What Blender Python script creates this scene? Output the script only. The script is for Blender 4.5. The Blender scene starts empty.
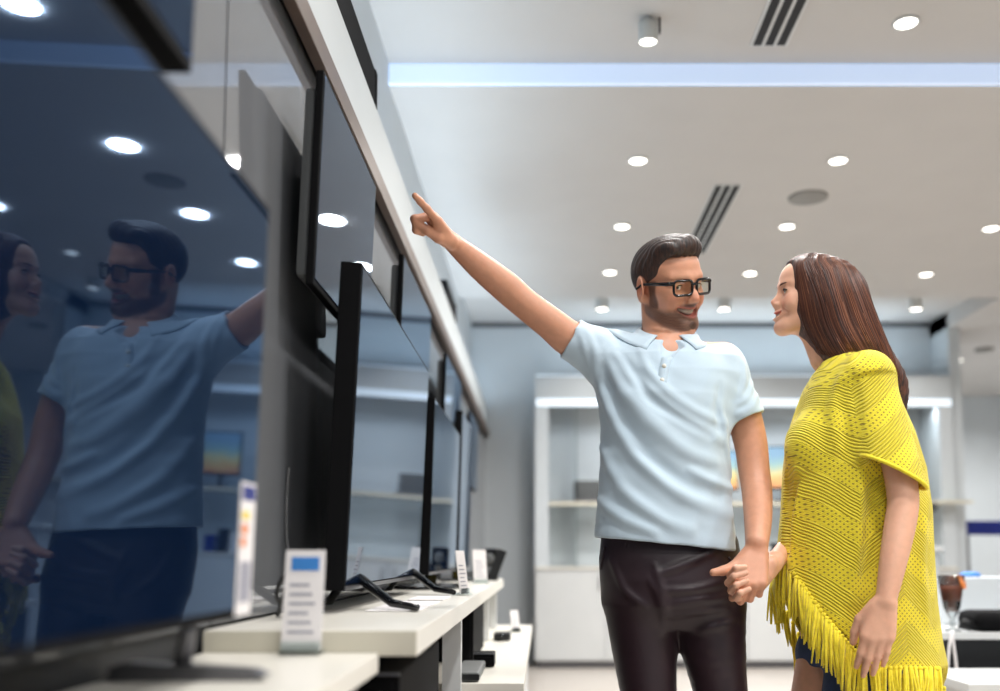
import bpy, bmesh, math, random
import numpy as np
from mathutils import Vector, Matrix

random.seed(7)
rng = np.random.default_rng(7)
C = bpy.context.scene.collection
SC = bpy.context.scene
PI = math.pi

# ------------------------------------------------------------------ camera
TILT = math.radians(4.5)
F = 950.0                       # focal length in pixels of the 1000 px wide frame
CAMZ = 0.97
cd = bpy.data.cameras.new('camera')
cam = bpy.data.objects.new('camera', cd)
C.objects.link(cam)
cam.location = (0, 0, CAMZ)
cam.rotation_euler = (PI/2 + TILT, 0, 0)
cd.sensor_fit = 'HORIZONTAL'
cd.sensor_width = 36.0
cd.lens = 36.0 * F / 1000.0
cd.shift_x = -0.042
cd.shift_y = 0.1355
cd.clip_start = 0.02
cd.dof.use_dof = True
cd.dof.focus_distance = 2.34
cd.dof.aperture_fstop = 1.5
SC.camera = cam

# ------------------------------------------------------------------ world, exposure
w = bpy.data.worlds.new('daylight'); SC.world = w
w.use_nodes = True
w.node_tree.nodes['Background'].inputs[0].default_value = (0.72, 0.86, 1.0, 1)
w.node_tree.nodes['Background'].inputs[1].default_value = 0.55
vs = SC.view_settings
vs.view_transform = 'Standard'
vs.look = 'None'
vs.gamma = 1
vs.use_curve_mapping = False
vs.exposure = -0.5
SC.cycles.use_denoising = True
SC.cycles.max_bounces = 8
SC.cycles.sample_clamp_indirect = 4.0
SC.cycles.caustics_reflective = False
SC.cycles.caustics_refractive = False

def lin(r, g, b):
    f = lambda c: ((c/255+0.055)/1.055)**2.4 if c/255 > 0.04045 else c/255/12.92
    return (f(r), f(g), f(b), 1)

def W(px, py, Y):
    """point seen at pixel (px, py) of the 1000x691 frame, at distance Y into the room"""
    a = (px-542.0)/F; u = (481.0-py)/F
    fy = math.cos(TILT) - u*math.sin(TILT); fz = math.sin(TILT) + u*math.cos(TILT)
    return Vector((a*Y/fy, Y, CAMZ + fz*Y/fy))

def area(name, loc, rot, sx, sy, power, col, spread=180, shape='RECTANGLE'):
    l = bpy.data.lights.new(name, 'AREA'); l.shape = shape; l.size = sx
    if shape == 'RECTANGLE': l.size_y = sy
    l.energy = power; l.color = col[:3]; l.spread = math.radians(spread)
    o = bpy.data.objects.new(name, l); C.objects.link(o)
    o.location = loc; o.rotation_euler = rot
    return o

# ------------------------------------------------------------------ materials
def mat(name, col, rough=0.5, metal=0.0, spec=0.5, noise=0.0, nscale=20, bump=0.0, bscale=200, emit=None, estr=0, trans=0, ior=1.5, alpha=1, coat=0, attr=None, sheen=0, tint=None):
    m = bpy.data.materials.new(name); m.use_nodes = True
    nt = m.node_tree; b = nt.nodes['Principled BSDF']
    b.inputs['Base Color'].default_value = col
    b.inputs['Roughness'].default_value = rough
    b.inputs['Metallic'].default_value = metal
    b.inputs['Specular IOR Level'].default_value = spec
    b.inputs['IOR'].default_value = ior
    b.inputs['Transmission Weight'].default_value = trans
    if tint: b.inputs['Specular Tint'].default_value = tint
    b.inputs['Coat Weight'].default_value = coat
    b.inputs['Sheen Weight'].default_value = sheen
    b.inputs['Alpha'].default_value = alpha
    src = None
    if attr:
        a = nt.nodes.new('ShaderNodeAttribute'); a.attribute_name = attr; src = a.outputs['Color']
        nt.links.new(src, b.inputs['Base Color'])
    tc = nt.nodes.new('ShaderNodeTexCoord')
    if noise > 0:
        n = nt.nodes.new('ShaderNodeTexNoise'); n.inputs['Scale'].default_value = nscale; n.inputs['Detail'].default_value = 4
        nt.links.new(tc.outputs['Object'], n.inputs['Vector'])
        mp = nt.nodes.new('ShaderNodeMapRange'); mp.inputs[1].default_value = 0.3; mp.inputs[2].default_value = 0.7
        mp.inputs[3].default_value = 1-noise; mp.inputs[4].default_value = 1+noise
        nt.links.new(n.outputs['Fac'], mp.inputs[0])
        mx = nt.nodes.new('ShaderNodeVectorMath'); mx.operation = 'SCALE'
        if src is None:
            mx.inputs[0].default_value = col[:3]
        else:
            nt.links.new(src, mx.inputs[0])
        nt.links.new(mp.outputs[0], mx.inputs['Scale'])
        nt.links.new(mx.outputs[0], b.inputs['Base Color'])
    if bump > 0:
        n = nt.nodes.new('ShaderNodeTexNoise'); n.inputs['Scale'].default_value = bscale; n.inputs['Detail'].default_value = 3
        nt.links.new(tc.outputs['Object'], n.inputs['Vector'])
        bp = nt.nodes.new('ShaderNodeBump'); bp.inputs['Strength'].default_value = bump; bp.inputs['Distance'].default_value = 0.002
        nt.links.new(n.outputs['Fac'], bp.inputs['Height']); nt.links.new(bp.outputs[0], b.inputs['Normal'])
    if emit:
        b.inputs['Emission Color'].default_value = emit; b.inputs['Emission Strength'].default_value = estr
    return m

M = {}
M['ceiling'] = mat('ceiling_paint', lin(196, 193, 190), 0.8, noise=0.02, nscale=3)
M['wall'] = mat('wall_paint', lin(200, 206, 210), 0.7, noise=0.02, nscale=3)
M['header'] = mat('header_paint', lin(196, 202, 204), 0.5, noise=0.02, nscale=3)
M['bronze'] = mat('bronze_trim', lin(104, 88, 78), 0.4, metal=0.3, noise=0.05)
M['panel'] = mat('glossy_grey_panel', lin(112, 114, 118), 0.05, spec=0.8, ior=1.6, noise=0.02, nscale=2)
M['seam'] = mat('dark_joint', lin(30, 32, 36), 0.6, noise=0.05)
M['white'] = mat('white_laminate', lin(204, 206, 206), 0.3, noise=0.015, nscale=6)
M['counter'] = mat('counter_laminate', lin(222, 218, 208), 0.3, noise=0.02, nscale=6)
M['counter_edge'] = mat('cream_edge', lin(205, 200, 184), 0.4, noise=0.02, nscale=6)
M['black'] = mat('black_plastic', lin(14, 15, 18), 0.35, noise=0.08)
M['matte_black'] = mat('matte_black', lin(8, 8, 10), 0.75, spec=0.12, noise=0.08)
M['gloss_black'] = mat('gloss_black', lin(10, 11, 14), 0.12, noise=0.05)
M['tvback'] = mat('tv_back_plastic', lin(92, 94, 94), 0.5, noise=0.06)
M['grey_metal'] = mat('grey_metal', lin(110, 110, 114), 0.3, metal=0.7, noise=0.05)
M['disc_grey'] = mat('disc_grey', lin(140, 138, 134), 0.6, noise=0.04)
M['black_metal'] = mat('vent_black', lin(22, 22, 24), 0.7, noise=0.05)
M['glow'] = mat('lamp_glow', lin(255, 250, 240), 0.5, emit=(1, 0.95, 0.86, 1), estr=9)
M['led'] = mat('led_diffuser', lin(220, 230, 245), 0.5, emit=(0.50, 0.68, 1.0, 1), estr=0.72)
M['led2'] = mat('led_white', lin(230, 240, 250), 0.5, emit=(0.78, 0.9, 1.0, 1), estr=1.0)
M['lampmetal'] = mat('lamp_grey', lin(190, 192, 190), 0.5, metal=0.0, noise=0.04)
M['blue'] = mat('blue_print', lin(58, 128, 200), 0.5, noise=0.05)
M['navy'] = mat('navy_plastic', lin(20, 36, 120), 0.4, noise=0.05)
M['orange'] = mat('orange_print', lin(228, 130, 60), 0.5, noise=0.05)
M['yellow'] = mat('yellow_print', lin(232, 205, 80), 0.5, noise=0.05)
M['green'] = mat('green_print', lin(90, 170, 90), 0.5, noise=0.05)
M['paper'] = mat('paper', lin(232, 228, 228), 0.6, noise=0.03)
M['print'] = mat('grey_print', lin(150, 150, 162), 0.6, noise=0.05)

def clearglass(name, tint, k=1.0):
    m = bpy.data.materials.new(name); m.use_nodes = True; nt = m.node_tree
    nt.nodes.remove(nt.nodes['Principled BSDF'])
    out = nt.nodes['Material Output']
    t = nt.nodes.new('ShaderNodeBsdfTransparent'); t.inputs[0].default_value = tint
    g = nt.nodes.new('ShaderNodeBsdfGlossy'); g.inputs['Roughness'].default_value = 0.03
    fr = nt.nodes.new('ShaderNodeFresnel'); fr.inputs[0].default_value = 1.45
    n = nt.nodes.new('ShaderNodeTexNoise'); n.inputs['Scale'].default_value = 4
    mp = nt.nodes.new('ShaderNodeMapRange'); mp.inputs[3].default_value = 0.9*k; mp.inputs[4].default_value = k
    mu = nt.nodes.new('ShaderNodeMath'); mu.operation = 'MULTIPLY'
    mx = nt.nodes.new('ShaderNodeMixShader')
    nt.links.new(n.outputs['Fac'], mp.inputs[0]); nt.links.new(fr.outputs[0], mu.inputs[0]); nt.links.new(mp.outputs[0], mu.inputs[1])
    nt.links.new(mu.outputs[0], mx.inputs[0]); nt.links.new(t.outputs[0], mx.inputs[1]); nt.links.new(g.outputs[0], mx.inputs[2])
    nt.links.new(mx.outputs[0], out.inputs['Surface'])
    return m
M['glass'] = clearglass('clear_glass', (0.93, 0.97, 0.96, 1))
M['lens'] = clearglass('lens_glass', (0.97, 0.95, 0.90, 1), 0.15)

def screen_mat(tint, ior):
    # switched-off panel: dark navy under a coated glass that reflects a little blue
    m = bpy.data.materials.new('screen_glass'); m.use_nodes = True; nt = m.node_tree
    nt.nodes.remove(nt.nodes['Principled BSDF']); N = nt.nodes.new; L = nt.links.new
    d = N('ShaderNodeBsdfDiffuse'); g = N('ShaderNodeBsdfGlossy'); g.inputs['Color'].default_value = tint; g.inputs['Roughness'].default_value = 0.03
    n = N('ShaderNodeTexNoise'); n.inputs['Scale'].default_value = 3; cr = N('ShaderNodeValToRGB')
    cr.color_ramp.elements[0].color = lin(8, 20, 40); cr.color_ramp.elements[1].color = lin(10, 24, 46)
    fr = N('ShaderNodeFresnel'); fr.inputs[0].default_value = ior; mx = N('ShaderNodeMixShader')
    L(n.outputs['Fac'], cr.inputs[0]); L(cr.outputs[0], d.inputs['Color']); L(fr.outputs[0], mx.inputs[0]); L(d.outputs[0], mx.inputs[1]); L(g.outputs[0], mx.inputs[2])
    L(mx.outputs[0], nt.nodes['Material Output'].inputs['Surface'])
    return m
M['screen'] = screen_mat((0.50, 0.70, 1.0, 1), 1.5)
M['screen_pale'] = screen_mat((0.78, 0.88, 1.0, 1), 1.75)
# floor: pale warm planks
def floor_mat():
    m = mat('pale_floor', lin(196, 182, 168), 0.3)
    nt = m.node_tree; b = nt.nodes['Principled BSDF']
    tc = nt.nodes.new('ShaderNodeTexCoord'); br = nt.nodes.new('ShaderNodeTexBrick')
    br.inputs['Color1'].default_value = lin(186, 178, 170); br.inputs['Color2'].default_value = lin(176, 167, 158)
    br.inputs['Mortar'].default_value = lin(150, 138, 126); br.inputs['Scale'].default_value = 1.0
    br.inputs['Brick Width'].default_value = 1.2; br.inputs['Row Height'].default_value = 0.2; br.inputs['Mortar Size'].default_value = 0.004
    nt.links.new(tc.outputs['Object'], br.inputs['Vector']); nt.links.new(br.outputs['Color'], b.inputs['Base Color'])
    return m
M['floor'] = floor_mat()
M['ceil_left'] = M['ceiling']

# ------------------------------------------------------------------ mesh helpers
def link(name, me, m, parent=None):
    o = bpy.data.objects.new(name, me); C.objects.link(o)
    if m is not None: me.materials.append(M[m] if isinstance(m, str) else m)
    if parent is not None: o.parent = parent
    return o

def box(bm, x0, x1, y0, y1, z0, z1, bev=0.0):
    r = bmesh.ops.create_cube(bm, size=1)
    vs_ = r['verts']
    for v in vs_:
        v.co = Vector((x0+(v.co.x+.5)*(x1-x0), y0+(v.co.y+.5)*(y1-y0), z0+(v.co.z+.5)*(z1-z0)))
    if bev > 0:
        es = list({e for v in vs_ for e in v.link_edges})
        bmesh.ops.bevel(bm, geom=es, offset=bev, segments=2, profile=0.6, affect='EDGES')
    return vs_

def tube(bm, pts, radii, seg=10, cap=True):
    pts = [Vector(p) for p in pts]
    if not isinstance(radii, (list, tuple, np.ndarray)): radii = [radii]*len(pts)
    rings = []; up = None
    for i, p in enumerate(pts):
        t = (pts[min(i+1, len(pts)-1)] - pts[max(i-1, 0)]).normalized()
        if up is None:
            up = t.orthogonal().normalized()
        up = (up - t*up.dot(t)).normalized()
        s = t.cross(up)
        rings.append([bm.verts.new(p + (up*math.cos(a)+s*math.sin(a))*radii[i]) for a in (2*PI*k/seg for k in range(seg))])
    for a, b in zip(rings, rings[1:]):
        for k in range(seg):
            bm.faces.new((a[k], a[(k+1) % seg], b[(k+1) % seg], b[k]))
    if cap:
        bm.faces.new(rings[0][::-1]); bm.faces.new(rings[-1])

def lathe(bm, prof, cx=0, cy=0, cz=0, seg=24):
    rings = []
    for r, z in prof:
        rings.append([bm.verts.new((cx+r*math.cos(2*PI*k/seg), cy+r*math.sin(2*PI*k/seg), cz+z)) for k in range(seg)])
    for a, b in zip(rings, rings[1:]):
        for k in range(seg):
            bm.faces.new((a[k], a[(k+1) % seg], b[(k+1) % seg], b[k]))
    bm.faces.new(rings[0][::-1]); bm.faces.new(rings[-1])

def prism(bm, poly, axis, a0, a1):
    """extrude a 2-D polygon along an axis; poly in the other two axes in xyz order"""
    def co(p, a):
        return {'x': (a, p[0], p[1]), 'y': (p[0], a, p[1]), 'z': (p[0], p[1], a)}[axis]
    A = [bm.verts.new(co(p, a0)) for p in poly]; B = [bm.verts.new(co(p, a1)) for p in poly]
    n = len(poly)
    bm.faces.new(A); bm.faces.new(B[::-1])
    for k in range(n): bm.faces.new((A[k], B[k], B[(k+1) % n], A[(k+1) % n]))

def fin(name, bm, m, parent=None, smooth=False):
    bmesh.ops.recalc_face_normals(bm, faces=bm.faces)
    me = bpy.data.meshes.new(name); bm.to_mesh(me); bm.free()
    if smooth:
        for p in me.polygons: p.use_smooth = True
    return link(name, me, m, parent)

def bx(name, m, parent, *a, bev=0.0):
    bm = bmesh.new(); box(bm, *a, bev=bev); return fin(name, bm, m, parent)

def thing(name, label, cat, loc=(0, 0, 0), rz=0, group=None):
    o = bpy.data.objects.new(name, None); C.objects.link(o)
    o.empty_display_size = 0.1
    o.location = loc; o.rotation_euler = (0, 0, rz)
    return tag(o, label, cat, group)

def tag(o, label, cat, group=None):
    o['label'] = label; o['category'] = cat
    if group: o['group'] = group
    return o

def struct(o):
    o['kind'] = 'structure'; return o

def own(o, loc):
    """move a single-mesh thing's origin to loc without moving the mesh"""
    o.data.transform(Matrix.Translation(-Vector(loc))); o.location = loc; return o

# ------------------------------------------------------------------ the room
XR = 7.0; YB = 8.75; YN = -3.0; CZ = 3.0
FARY = 12.0; XNICHE = 3.62
struct(bx('floor', 'floor', None, -0.66, XR, YN, FARY, -0.1, 0))
struct(bx('ceiling', 'ceiling', None, -0.66, XR, 4.12, 7.37, CZ, CZ+0.3))
struct(bx('ceiling_raised', 'ceiling', None, -0.66, XR, YN, 3.99, 3.085, 3.385))
struct(bx('ceiling_beam', 'ceiling', None, -0.66, XR, 3.965, 4.12, 2.993, 3.3))
struct(bx('ceiling_recess', 'ceiling', None, -0.66, XNICHE, 7.37, YB, 3.14, 3.4))
struct(bx('ceiling_far', 'ceiling', None, XNICHE, XR, 7.37, FARY, CZ, CZ+0.3))
struct(bx('wall_left', 'wall', None, -0.80, -0.66, YN, YB, 0, 3.4))
struct(bx('wall_back', 'wall', None, -0.80, XNICHE+0.1, YB, YB+0.15, 0, 3.4))
struct(bx('wall_partition', 'wall', None, XNICHE, XNICHE+0.1, 8.34, FARY, 0, 3.14))
struct(bx('wall_far', 'wall', None, XNICHE-.12, XR, FARY, FARY+0.15, 0, 3.3))
struct(bx('wall_right', 'wall', None, XR, XR+0.15, YN, FARY, 0, 3.4))
o = struct(bx('trim_1', 'led', None, -0.66, XR, 3.94, 3.965, 2.997, 3.085))   # glowing cove strip along the ceiling step

struct(bx('trim_shadow_gap', 'grey_metal', None, -0.66, XNICHE, YB-0.03, YB, 3.10, 3.14))  # grey strip standing in for the dark shadow gap atop the back wall
# left display wall
XW = -0.50; XP = -0.525
hd = struct(bx('wall_header', 'header', None, -0.66, XW+0.0, YN, YB, 2.12, 2.315))
tr = struct(bx('trim_2', 'bronze', None, XW-0.014, XW+0.012, YN, YB, 2.066, 2.125, bev=0.003))
pn = struct(bx('wall_display', 'seam', None, -0.66, XP-0.006, YN, YB, 0, 2.12))
y = 0.60
while y < YB-0.1:
    y1 = min(y+0.92, YB)
    p = bx('glass_panel', 'panel', pn, XP-0.006, XP, y+0.004, y1-0.004, 0.86, 2.12)
    y = y1
# black rails on top of the header
for i, (ya, yb, lb) in enumerate(((0.6, 2.78, 'long black rail lying on top of the white header nearest the viewer'),
                                  (4.92, 5.45, 'short black rail on top of the white header near the far end'))):
    r = thing('track_rail', lb, 'rail', (XW-0.02, (ya+yb)/2, 2.316))
    h = (yb-ya)/2
    bx('rail_body', 'matte_black', r, -0.03, 0.019, -h, h, 0.0, 0.11, bev=0.004)
    bx('end_cap', 'matte_black', r, -0.033, 0.021, h-0.03, h+0.002, -0.0, 0.113, bev=0.003)
area('header_led', (-0.585, 4.0, 2.33), (PI, 0, 0), 0.05, 9.0, 48, (0.66, 0.84, 1.0))

# ------------------------------------------------------------------ ceiling fittings
def downlight(px, py, zc, label, group='round recessed downlights', power=1.0, r=0.043):
    u = (481.0-py)/F
    tn = (math.sin(TILT)+u*math.cos(TILT))/(math.cos(TILT)-u*math.sin(TILT))
    Y = (zc-CAMZ)/tn; p = W(px, py, Y)
    return dl_at(p.x, Y, zc, label, group, power, r)
def dl_at(x, y, zc, label, group, power, r=0.043):
    t = thing('downlight', label, 'ceiling light', (x, y, zc), 0, group)
    bm = bmesh.new()
    prof = [(r*1.22, 0), (r*1.24, -0.006), (r*1.05, -0.009), (r, -0.004), (r, -0.001)]
    lathe(bm, prof, seg=28); fin('trim_ring', bm, 'white', t, True)
    bm = bmesh.new(); lathe(bm, [(r*0.98, -0.0045), (r*0.7, -0.008), (0.004, -0.0085)], seg=28); fin('lens', bm, 'glow', t, True)
    area('downlight_or_fill_lamp', (x, y, zc-0.02), (0, 0, 0), 0.14, 0.14, 30*power, (1, 0.985, 0.965), 150, 'DISK')
    return t
DL = [(638, 160, 'round downlight in the main ceiling, above the bespectacled man, nearest row'),
      (838, 160, 'round downlight in the main ceiling, nearest row, to the right of the three-slot vent'),
      (622, 226, 'round downlight left of the man\'s hair, second row back'),
      (787, 226, 'round downlight between the man and woman, second row back'),
      (991, 228, 'round downlight at the picture\'s right edge, second row back'),
      (610, 272, 'round downlight left of the man\'s hair, third row back'),
      (750, 273, 'round downlight between the two heads, third row back'),
      (926, 274, 'round downlight above the woman\'s back, third row')]
for a in DL: downlight(a[0], a[1], CZ, a[2])
downlight(906, 22, 3.085, 'round downlight in the raised near ceiling, at the top right')
downlight(958, 360, CZ, 'small dim downlight in the far side area beyond the display niche', power=1.2)
for xx, yy in ((5.2, 8.6), (5.0, 10.6), (6.2, 9.6)): area('downlight_or_fill_lamp', (xx, yy, CZ-0.02), (0, 0, 0), 0.14, 0.14, 45, (1, 0.98, 0.95), 150, 'DISK')  # extra lamps without fittings, added out of view to brighten the far side area

def slot_vent(px, py, pxe, pye, zc, label):
    def at(px_, py_):
        u = (481.0-py_)/F
        tn = (math.sin(TILT)+u*math.cos(TILT))/(math.cos(TILT)-u*math.sin(TILT))
        return W(px_, py_, (zc-CAMZ)/tn)
    a = at(px, py); b = at(pxe, pye)
    t = thing('slot_diffuser', label, 'ceiling vent', (a.x, (a.y+b.y)/2, zc), 0, 'black slotted air vents')
    h = abs(b.y-a.y)/2
    bx('frame', 'white', t, -0.078, 0.078, -h-0.01, h+0.01, -0.004, 0.0)
    for k in (-1, 0, 1):
        bx('slot', 'black_metal', t, k*0.049-0.017, k*0.049+0.017, -h, h, -0.007, -0.003)
slot_vent(728, 185, 703, 252, CZ, 'black three-slot vent in the main ceiling behind the man\'s head')
slot_vent(815, -60, 781, 44, 3.085, 'black three-slot vent in the raised near ceiling, top of picture')

def spot(px, py, zc, s, label):
    """surface-mounted cylinder lamp, py is its glowing mouth"""
    Y = None
    h = 0.11*s
    u = (481.0-py)/F
    tn = (math.sin(TILT)+u*math.cos(TILT))/(math.cos(TILT)-u*math.sin(TILT))
    Y = (zc-h-CAMZ)/tn; p = W(px, py, Y)
    t = thing('cylinder_spotlight', label, 'ceiling light', (p.x, Y, zc), 0, 'surface cylinder spotlights')
    r = 0.042*s
    bm = bmesh.new(); lathe(bm, [(r*0.5, 0), (r*0.5, -0.02*s), (r*0.98, -0.022*s), (r, -0.03*s), (r, -h), (r*0.92, -h), (r*0.9, -h+0.012)], seg=28); fin('housing', bm, 'lampmetal', t, True)
    bm = bmesh.new(); lathe(bm, [(r*0.9, -h+0.008), (r*0.5, -h+0.004), (0.003, -h+0.003)], seg=24); fin('lens', bm, 'glow', t, True)
    l = area('spot_lamp', (p.x, Y, zc-h-0.01), (0, 0, 0), 0.07, 0.07, 8, (1, 0.97, 0.92), 120, 'DISK')
    return t
t = spot(648, 43, 3.085, 0.9, 'large cylinder spotlight hanging from the near ceiling, top centre')
bx('side_bracket', 'black', t, 0.042, 0.05, -0.01, 0.01, -0.06, -0.0)
for px, lb in ((602, 'small cylinder spotlight left of the man\'s face near the back wall'),
               (724, 'small cylinder spotlight between the heads near the back wall'),
               (916, 'small cylinder spotlight right of the woman\'s head near the back wall')):
    spot(px, 310, 3.14, 1.25, lb)
# round ceiling speaker
bm = bmesh.new(); lathe(bm, [(0.11, 0), (0.11, -0.008), (0.095, -0.014), (0.005, -0.016)], seg=32)
p = W(808, 197, (CZ-CAMZ)/math.tan(TILT+math.atan((481-197)/F)))
o = fin('ceiling_speaker', bm, 'disc_grey', None, True); o.location = (p.x, p.y, CZ); tag(o, 'grey round speaker disc set in the ceiling right of the slotted vent', 'speaker')
p = W(984, 349, (CZ-CAMZ)/math.tan(TILT+math.atan((481-349)/F)))
bm = bmesh.new(); lathe(bm, [(0.09, 0), (0.085, -0.02), (0.005, -0.022)], seg=32)
o = fin('smoke_detector', bm, 'disc_grey', None, True); o.location = (p.x, p.y, CZ); tag(o, 'grey disc in the far side ceiling right of the dim downlight', 'detector')

# unseen rows of the same lamps over and behind the viewer
for yy, zz in ((2.9, 3.085), (1.5, 3.085), (0.0, 3.085), (-1.6, 3.085)):
    for xx in (0.5, 1.6, 2.8, 4.4):
        if yy == 2.9 and xx == 1.6: continue
        l = area('downlight_or_fill_lamp', (xx, yy, zz-0.02), (0, 0, 0), 0.14, 0.14, 26, (1, 0.985, 0.965), 150, 'DISK')

# ------------------------------------------------------------------ left counters
ZC1 = 0.822; ZC2 = 0.856
c1 = thing('near_counter', 'cream white counter top at the bottom left under the largest television', 'counter', (-0.37, 0.85, 0))
bx('top', 'counter', c1, -0.15, 0.12, -0.75, 0.62, ZC1-0.03, ZC1, bev=0.002)
bx('carcass', 'black', c1, -0.15, 0.075, -0.75, 0.60, 0.0, ZC1-0.03)
c2 = thing('long_counter', 'long cream white counter running back along the television wall', 'counter', (-0.37, 3.3, 0))
Y2a, Y2b = 1.475-3.3, 4.75-3.3
bx('top', 'counter', c2, -0.15, 0.178, Y2a, Y2b, ZC2-0.04, ZC2, bev=0.002)
bx('nosing', 'counter_edge', c2, -0.15, 0.177, Y2a-0.003, Y2a, ZC2-0.038, ZC2-0.002)
bx('backing', 'black', c2, -0.15, -0.135, Y2a, Y2b, 0.0, ZC2-0.04)
for ya in (-0.70, 0.62, 1.30):
    bx('support_panel', 'white', c2, 0.10, 0.150, ya, ya+0.04, 0.625 if ya > -0.7 else 0.0, ZC2-0.04)
    bx('support_rail', 'white', c2, -0.135, 0.10, ya, ya+0.04, ZC2-0.09, ZC2-0.04)
lp = thing('low_plinth', 'low white display plinth below the long counter, running to the back', 'plinth', (-0.06, 3.7, 0))
bx('top', 'counter', lp, -0.40, 0.010, -1.05, 1.18, 0.59, 0.62, bev=0.002)
bx('base', 'white', lp, -0.40, -0.012, -1.03, 1.16, 0.0, 0.59)
def cabinet_speaker(name, label, x0, x1, y0, y1, z0, z1):
    t = thing(name, label, 'speaker', ((x0+x1)/2, (y0+y1)/2, z0))
    hx, hy, h = (x1-x0)/2, (y1-y0)/2, z1-z0
    bx('cabinet', 'matte_black', t, -hx, hx, -hy, hy, 0, h, bev=0.004)
    bx('grille', 'matte_black', t, -hx+0.01, hx-0.01, -hy-0.006, -hy, 0.012, h-0.012, bev=0.002)
    bx('top_edge', 'grey_metal', t, -hx, hx, -hy-0.004, -hy+0.001, h-0.004, h+0.001)
    return t
cabinet_speaker('subwoofer', 'large black cabinet box under the counter, nearest the viewer', -0.50, -0.225, 1.52, 2.10, 0.0, 0.785)
cabinet_speaker('subwoofer', 'black speaker box under the middle of the counter', -0.42, -0.225, 3.15, 3.7, 0.622, 0.80)
cabinet_speaker('small_speaker', 'small black cube speaker on the low plinth below the far counter', -0.215, -0.150, 3.02, 3.10, 0.622, 0.665)
t = thing('soundbar', 'dark grey soundbar on the low plinth at the bottom edge', 'soundbar', (-0.21, 2.72, 0.622))
bx('body', 'tvback', t, -0.035, 0.035, -0.05, 0.26, 0, 0.025, bev=0.006); bx('grille', 'black', t, -0.03, 0.036, -0.052, -0.048, 0.004, 0.020)
t = thing('camcorder', 'small black camera lying on the far end of the low plinth', 'camera', (-0.165, 4.0, 0.622))
bx('body', 'black', t, -0.035, 0.035, -0.05, 0.05, 0, 0.03, bev=0.006)
bm = bmesh.new(); tube(bm, [(0, -0.05, 0.016), (0, -0.075, 0.016)], [0.013, 0.014], 14); fin('lens', bm, 'gloss_black', t, True)

# ------------------------------------------------------------------ televisions
def tv(label, Xs, Y0, Y1, zb, h, lean, stand, zstand=None, thick=0.018, group='televisions on the left wall', back=0.045, lip=0.008):
    Wd = Y1-Y0
    bk_ = 'matte_black' if stand == 'blade' else 'tvback'
    root = thing('television', label, 'television', (Xs, (Y0+Y1)/2, zstand if zstand is not None else zb), 0, group)
    dz = zb-(zstand if zstand is not None else zb)
    g = Matrix.Translation((0, 0, dz)) @ Matrix.Rotation(math.radians(lean), 4, 'Y')
    def part(name, m, *a, bev=0.0):
        o = bx(name, m, root, *a, bev=bev); o.data.transform(g); return o
    back = max(back, thick+0.004)
    part('back_cover', bk_, -back, -0.016, -Wd*0.47, Wd*0.47, h*0.05, h*0.94, bev=0.012)
    part('bezel', 'matte_black', -thick, -0.002, -Wd/2, Wd/2, 0, h, bev=0.003)
    part('screen', 'screen' if (stand == 'blade' or Y1 < 1.5) else 'screen_pale', -0.004, -0.0008, -Wd/2+lip, Wd/2-lip, lip*1.6, h-lip)
    if stand not in ('wall', 'blade'): part('chin_strip', 'grey_metal', -0.003, 0.0005, -Wd/2+0.002, Wd/2-0.002, 0.001, lip*1.2)
    if stand == 'feet':
        for s in (-1, 1):
            yc = s*Wd*0.36
            for d in (-1, 1):
                bm = bmesh.new()
                tube(bm, [(-0.02, yc, dz+0.03), (-0.015+d*0.02, yc+s*0.01, dz+0.018), (d*0.075, yc+d*-0.05, 0.016), (d*(0.135 if d > 0 else 0.105), yc-d*0.10, 0.009)], [0.012, 0.011, 0.009, 0.007], 10)
                fin('foot', bm, 'gloss_black', root, True)
    elif stand == 'blade':
        for s in (-1, 1):
            yc = s*Wd*0.42
            bm = bmesh.new()
            prism(bm, [(-0.14, 0), (0.03, 0), (0.045, 0.006), (0.03, 0.013), (-0.12, 0.022), (-0.14, 0.016)], 'y', yc-0.016, yc+0.016)
            fin('foot', bm, 'grey_metal', root)
            bm = bmesh.new(); tube(bm, [(-0.06, yc, 0.012), (-0.045, yc, dz+0.03)], [0.011, 0.010], 10); fin('neck', bm, 'grey_metal', root, True)
    elif stand == 'plate':
        bm = bmesh.new()
        n = 28
        pl = [(0.125*math.cos(2*PI*k/n)-0.02, -Wd*0.25+Wd*0.26*math.sin(2*PI*k/n)) for k in range(n)]
        prism(bm, pl, 'z', 0.0, 0.010); fin('base_plate', bm, 'gloss_black', root)
        bm = bmesh.new(); prism(bm, [(-0.04, -Wd*0.30), (0.0, -Wd*0.28), (0.0, -Wd*0.12), (-0.04, -Wd*0.10)], 'z', 0.009, dz+0.05); fin('neck', bm, 'gloss_black', root)
    elif stand == 'wall':
        part('wall_bracket', 'black', -0.072, -back+0.012, -Wd*0.12, Wd*0.12, h*0.4, h*0.7)
    return root
XS = -0.36
big = tv('largest dark television at the left edge, standing on the near counter', XS-0.012, 0.30, 1.225, 0.893, 0.535, 1.5, 'blade', ZC1)
tv('second standing television with a thick black side edge, on long counter', -0.388, 1.885, 3.02, 0.900, 0.665, 2.2, 'feet', ZC2, back=0.056, thick=0.046)
tv('third standing television along the counter, thin dark edge', -0.376, 3.18, 4.15, 0.905, 0.60, 1.5, 'plate', ZC2, thick=0.035)
tv('fourth and farthest standing television on the long counter', -0.372, 4.25, 4.85, 0.905, 0.72, 1.2, 'plate', ZC2, thick=0.035)
tv('wall television at the top left, only its lower corner showing', XS-0.05, 0.36, 1.077, 1.535, 0.42, 1.2, 'wall', group='televisions on the left wall', thick=0.05)
tv('wall television above the second standing one, below the header', -0.45, 1.84, 2.44, 1.505, 0.44, 1.8, 'wall', group='televisions on the left wall')
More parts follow.
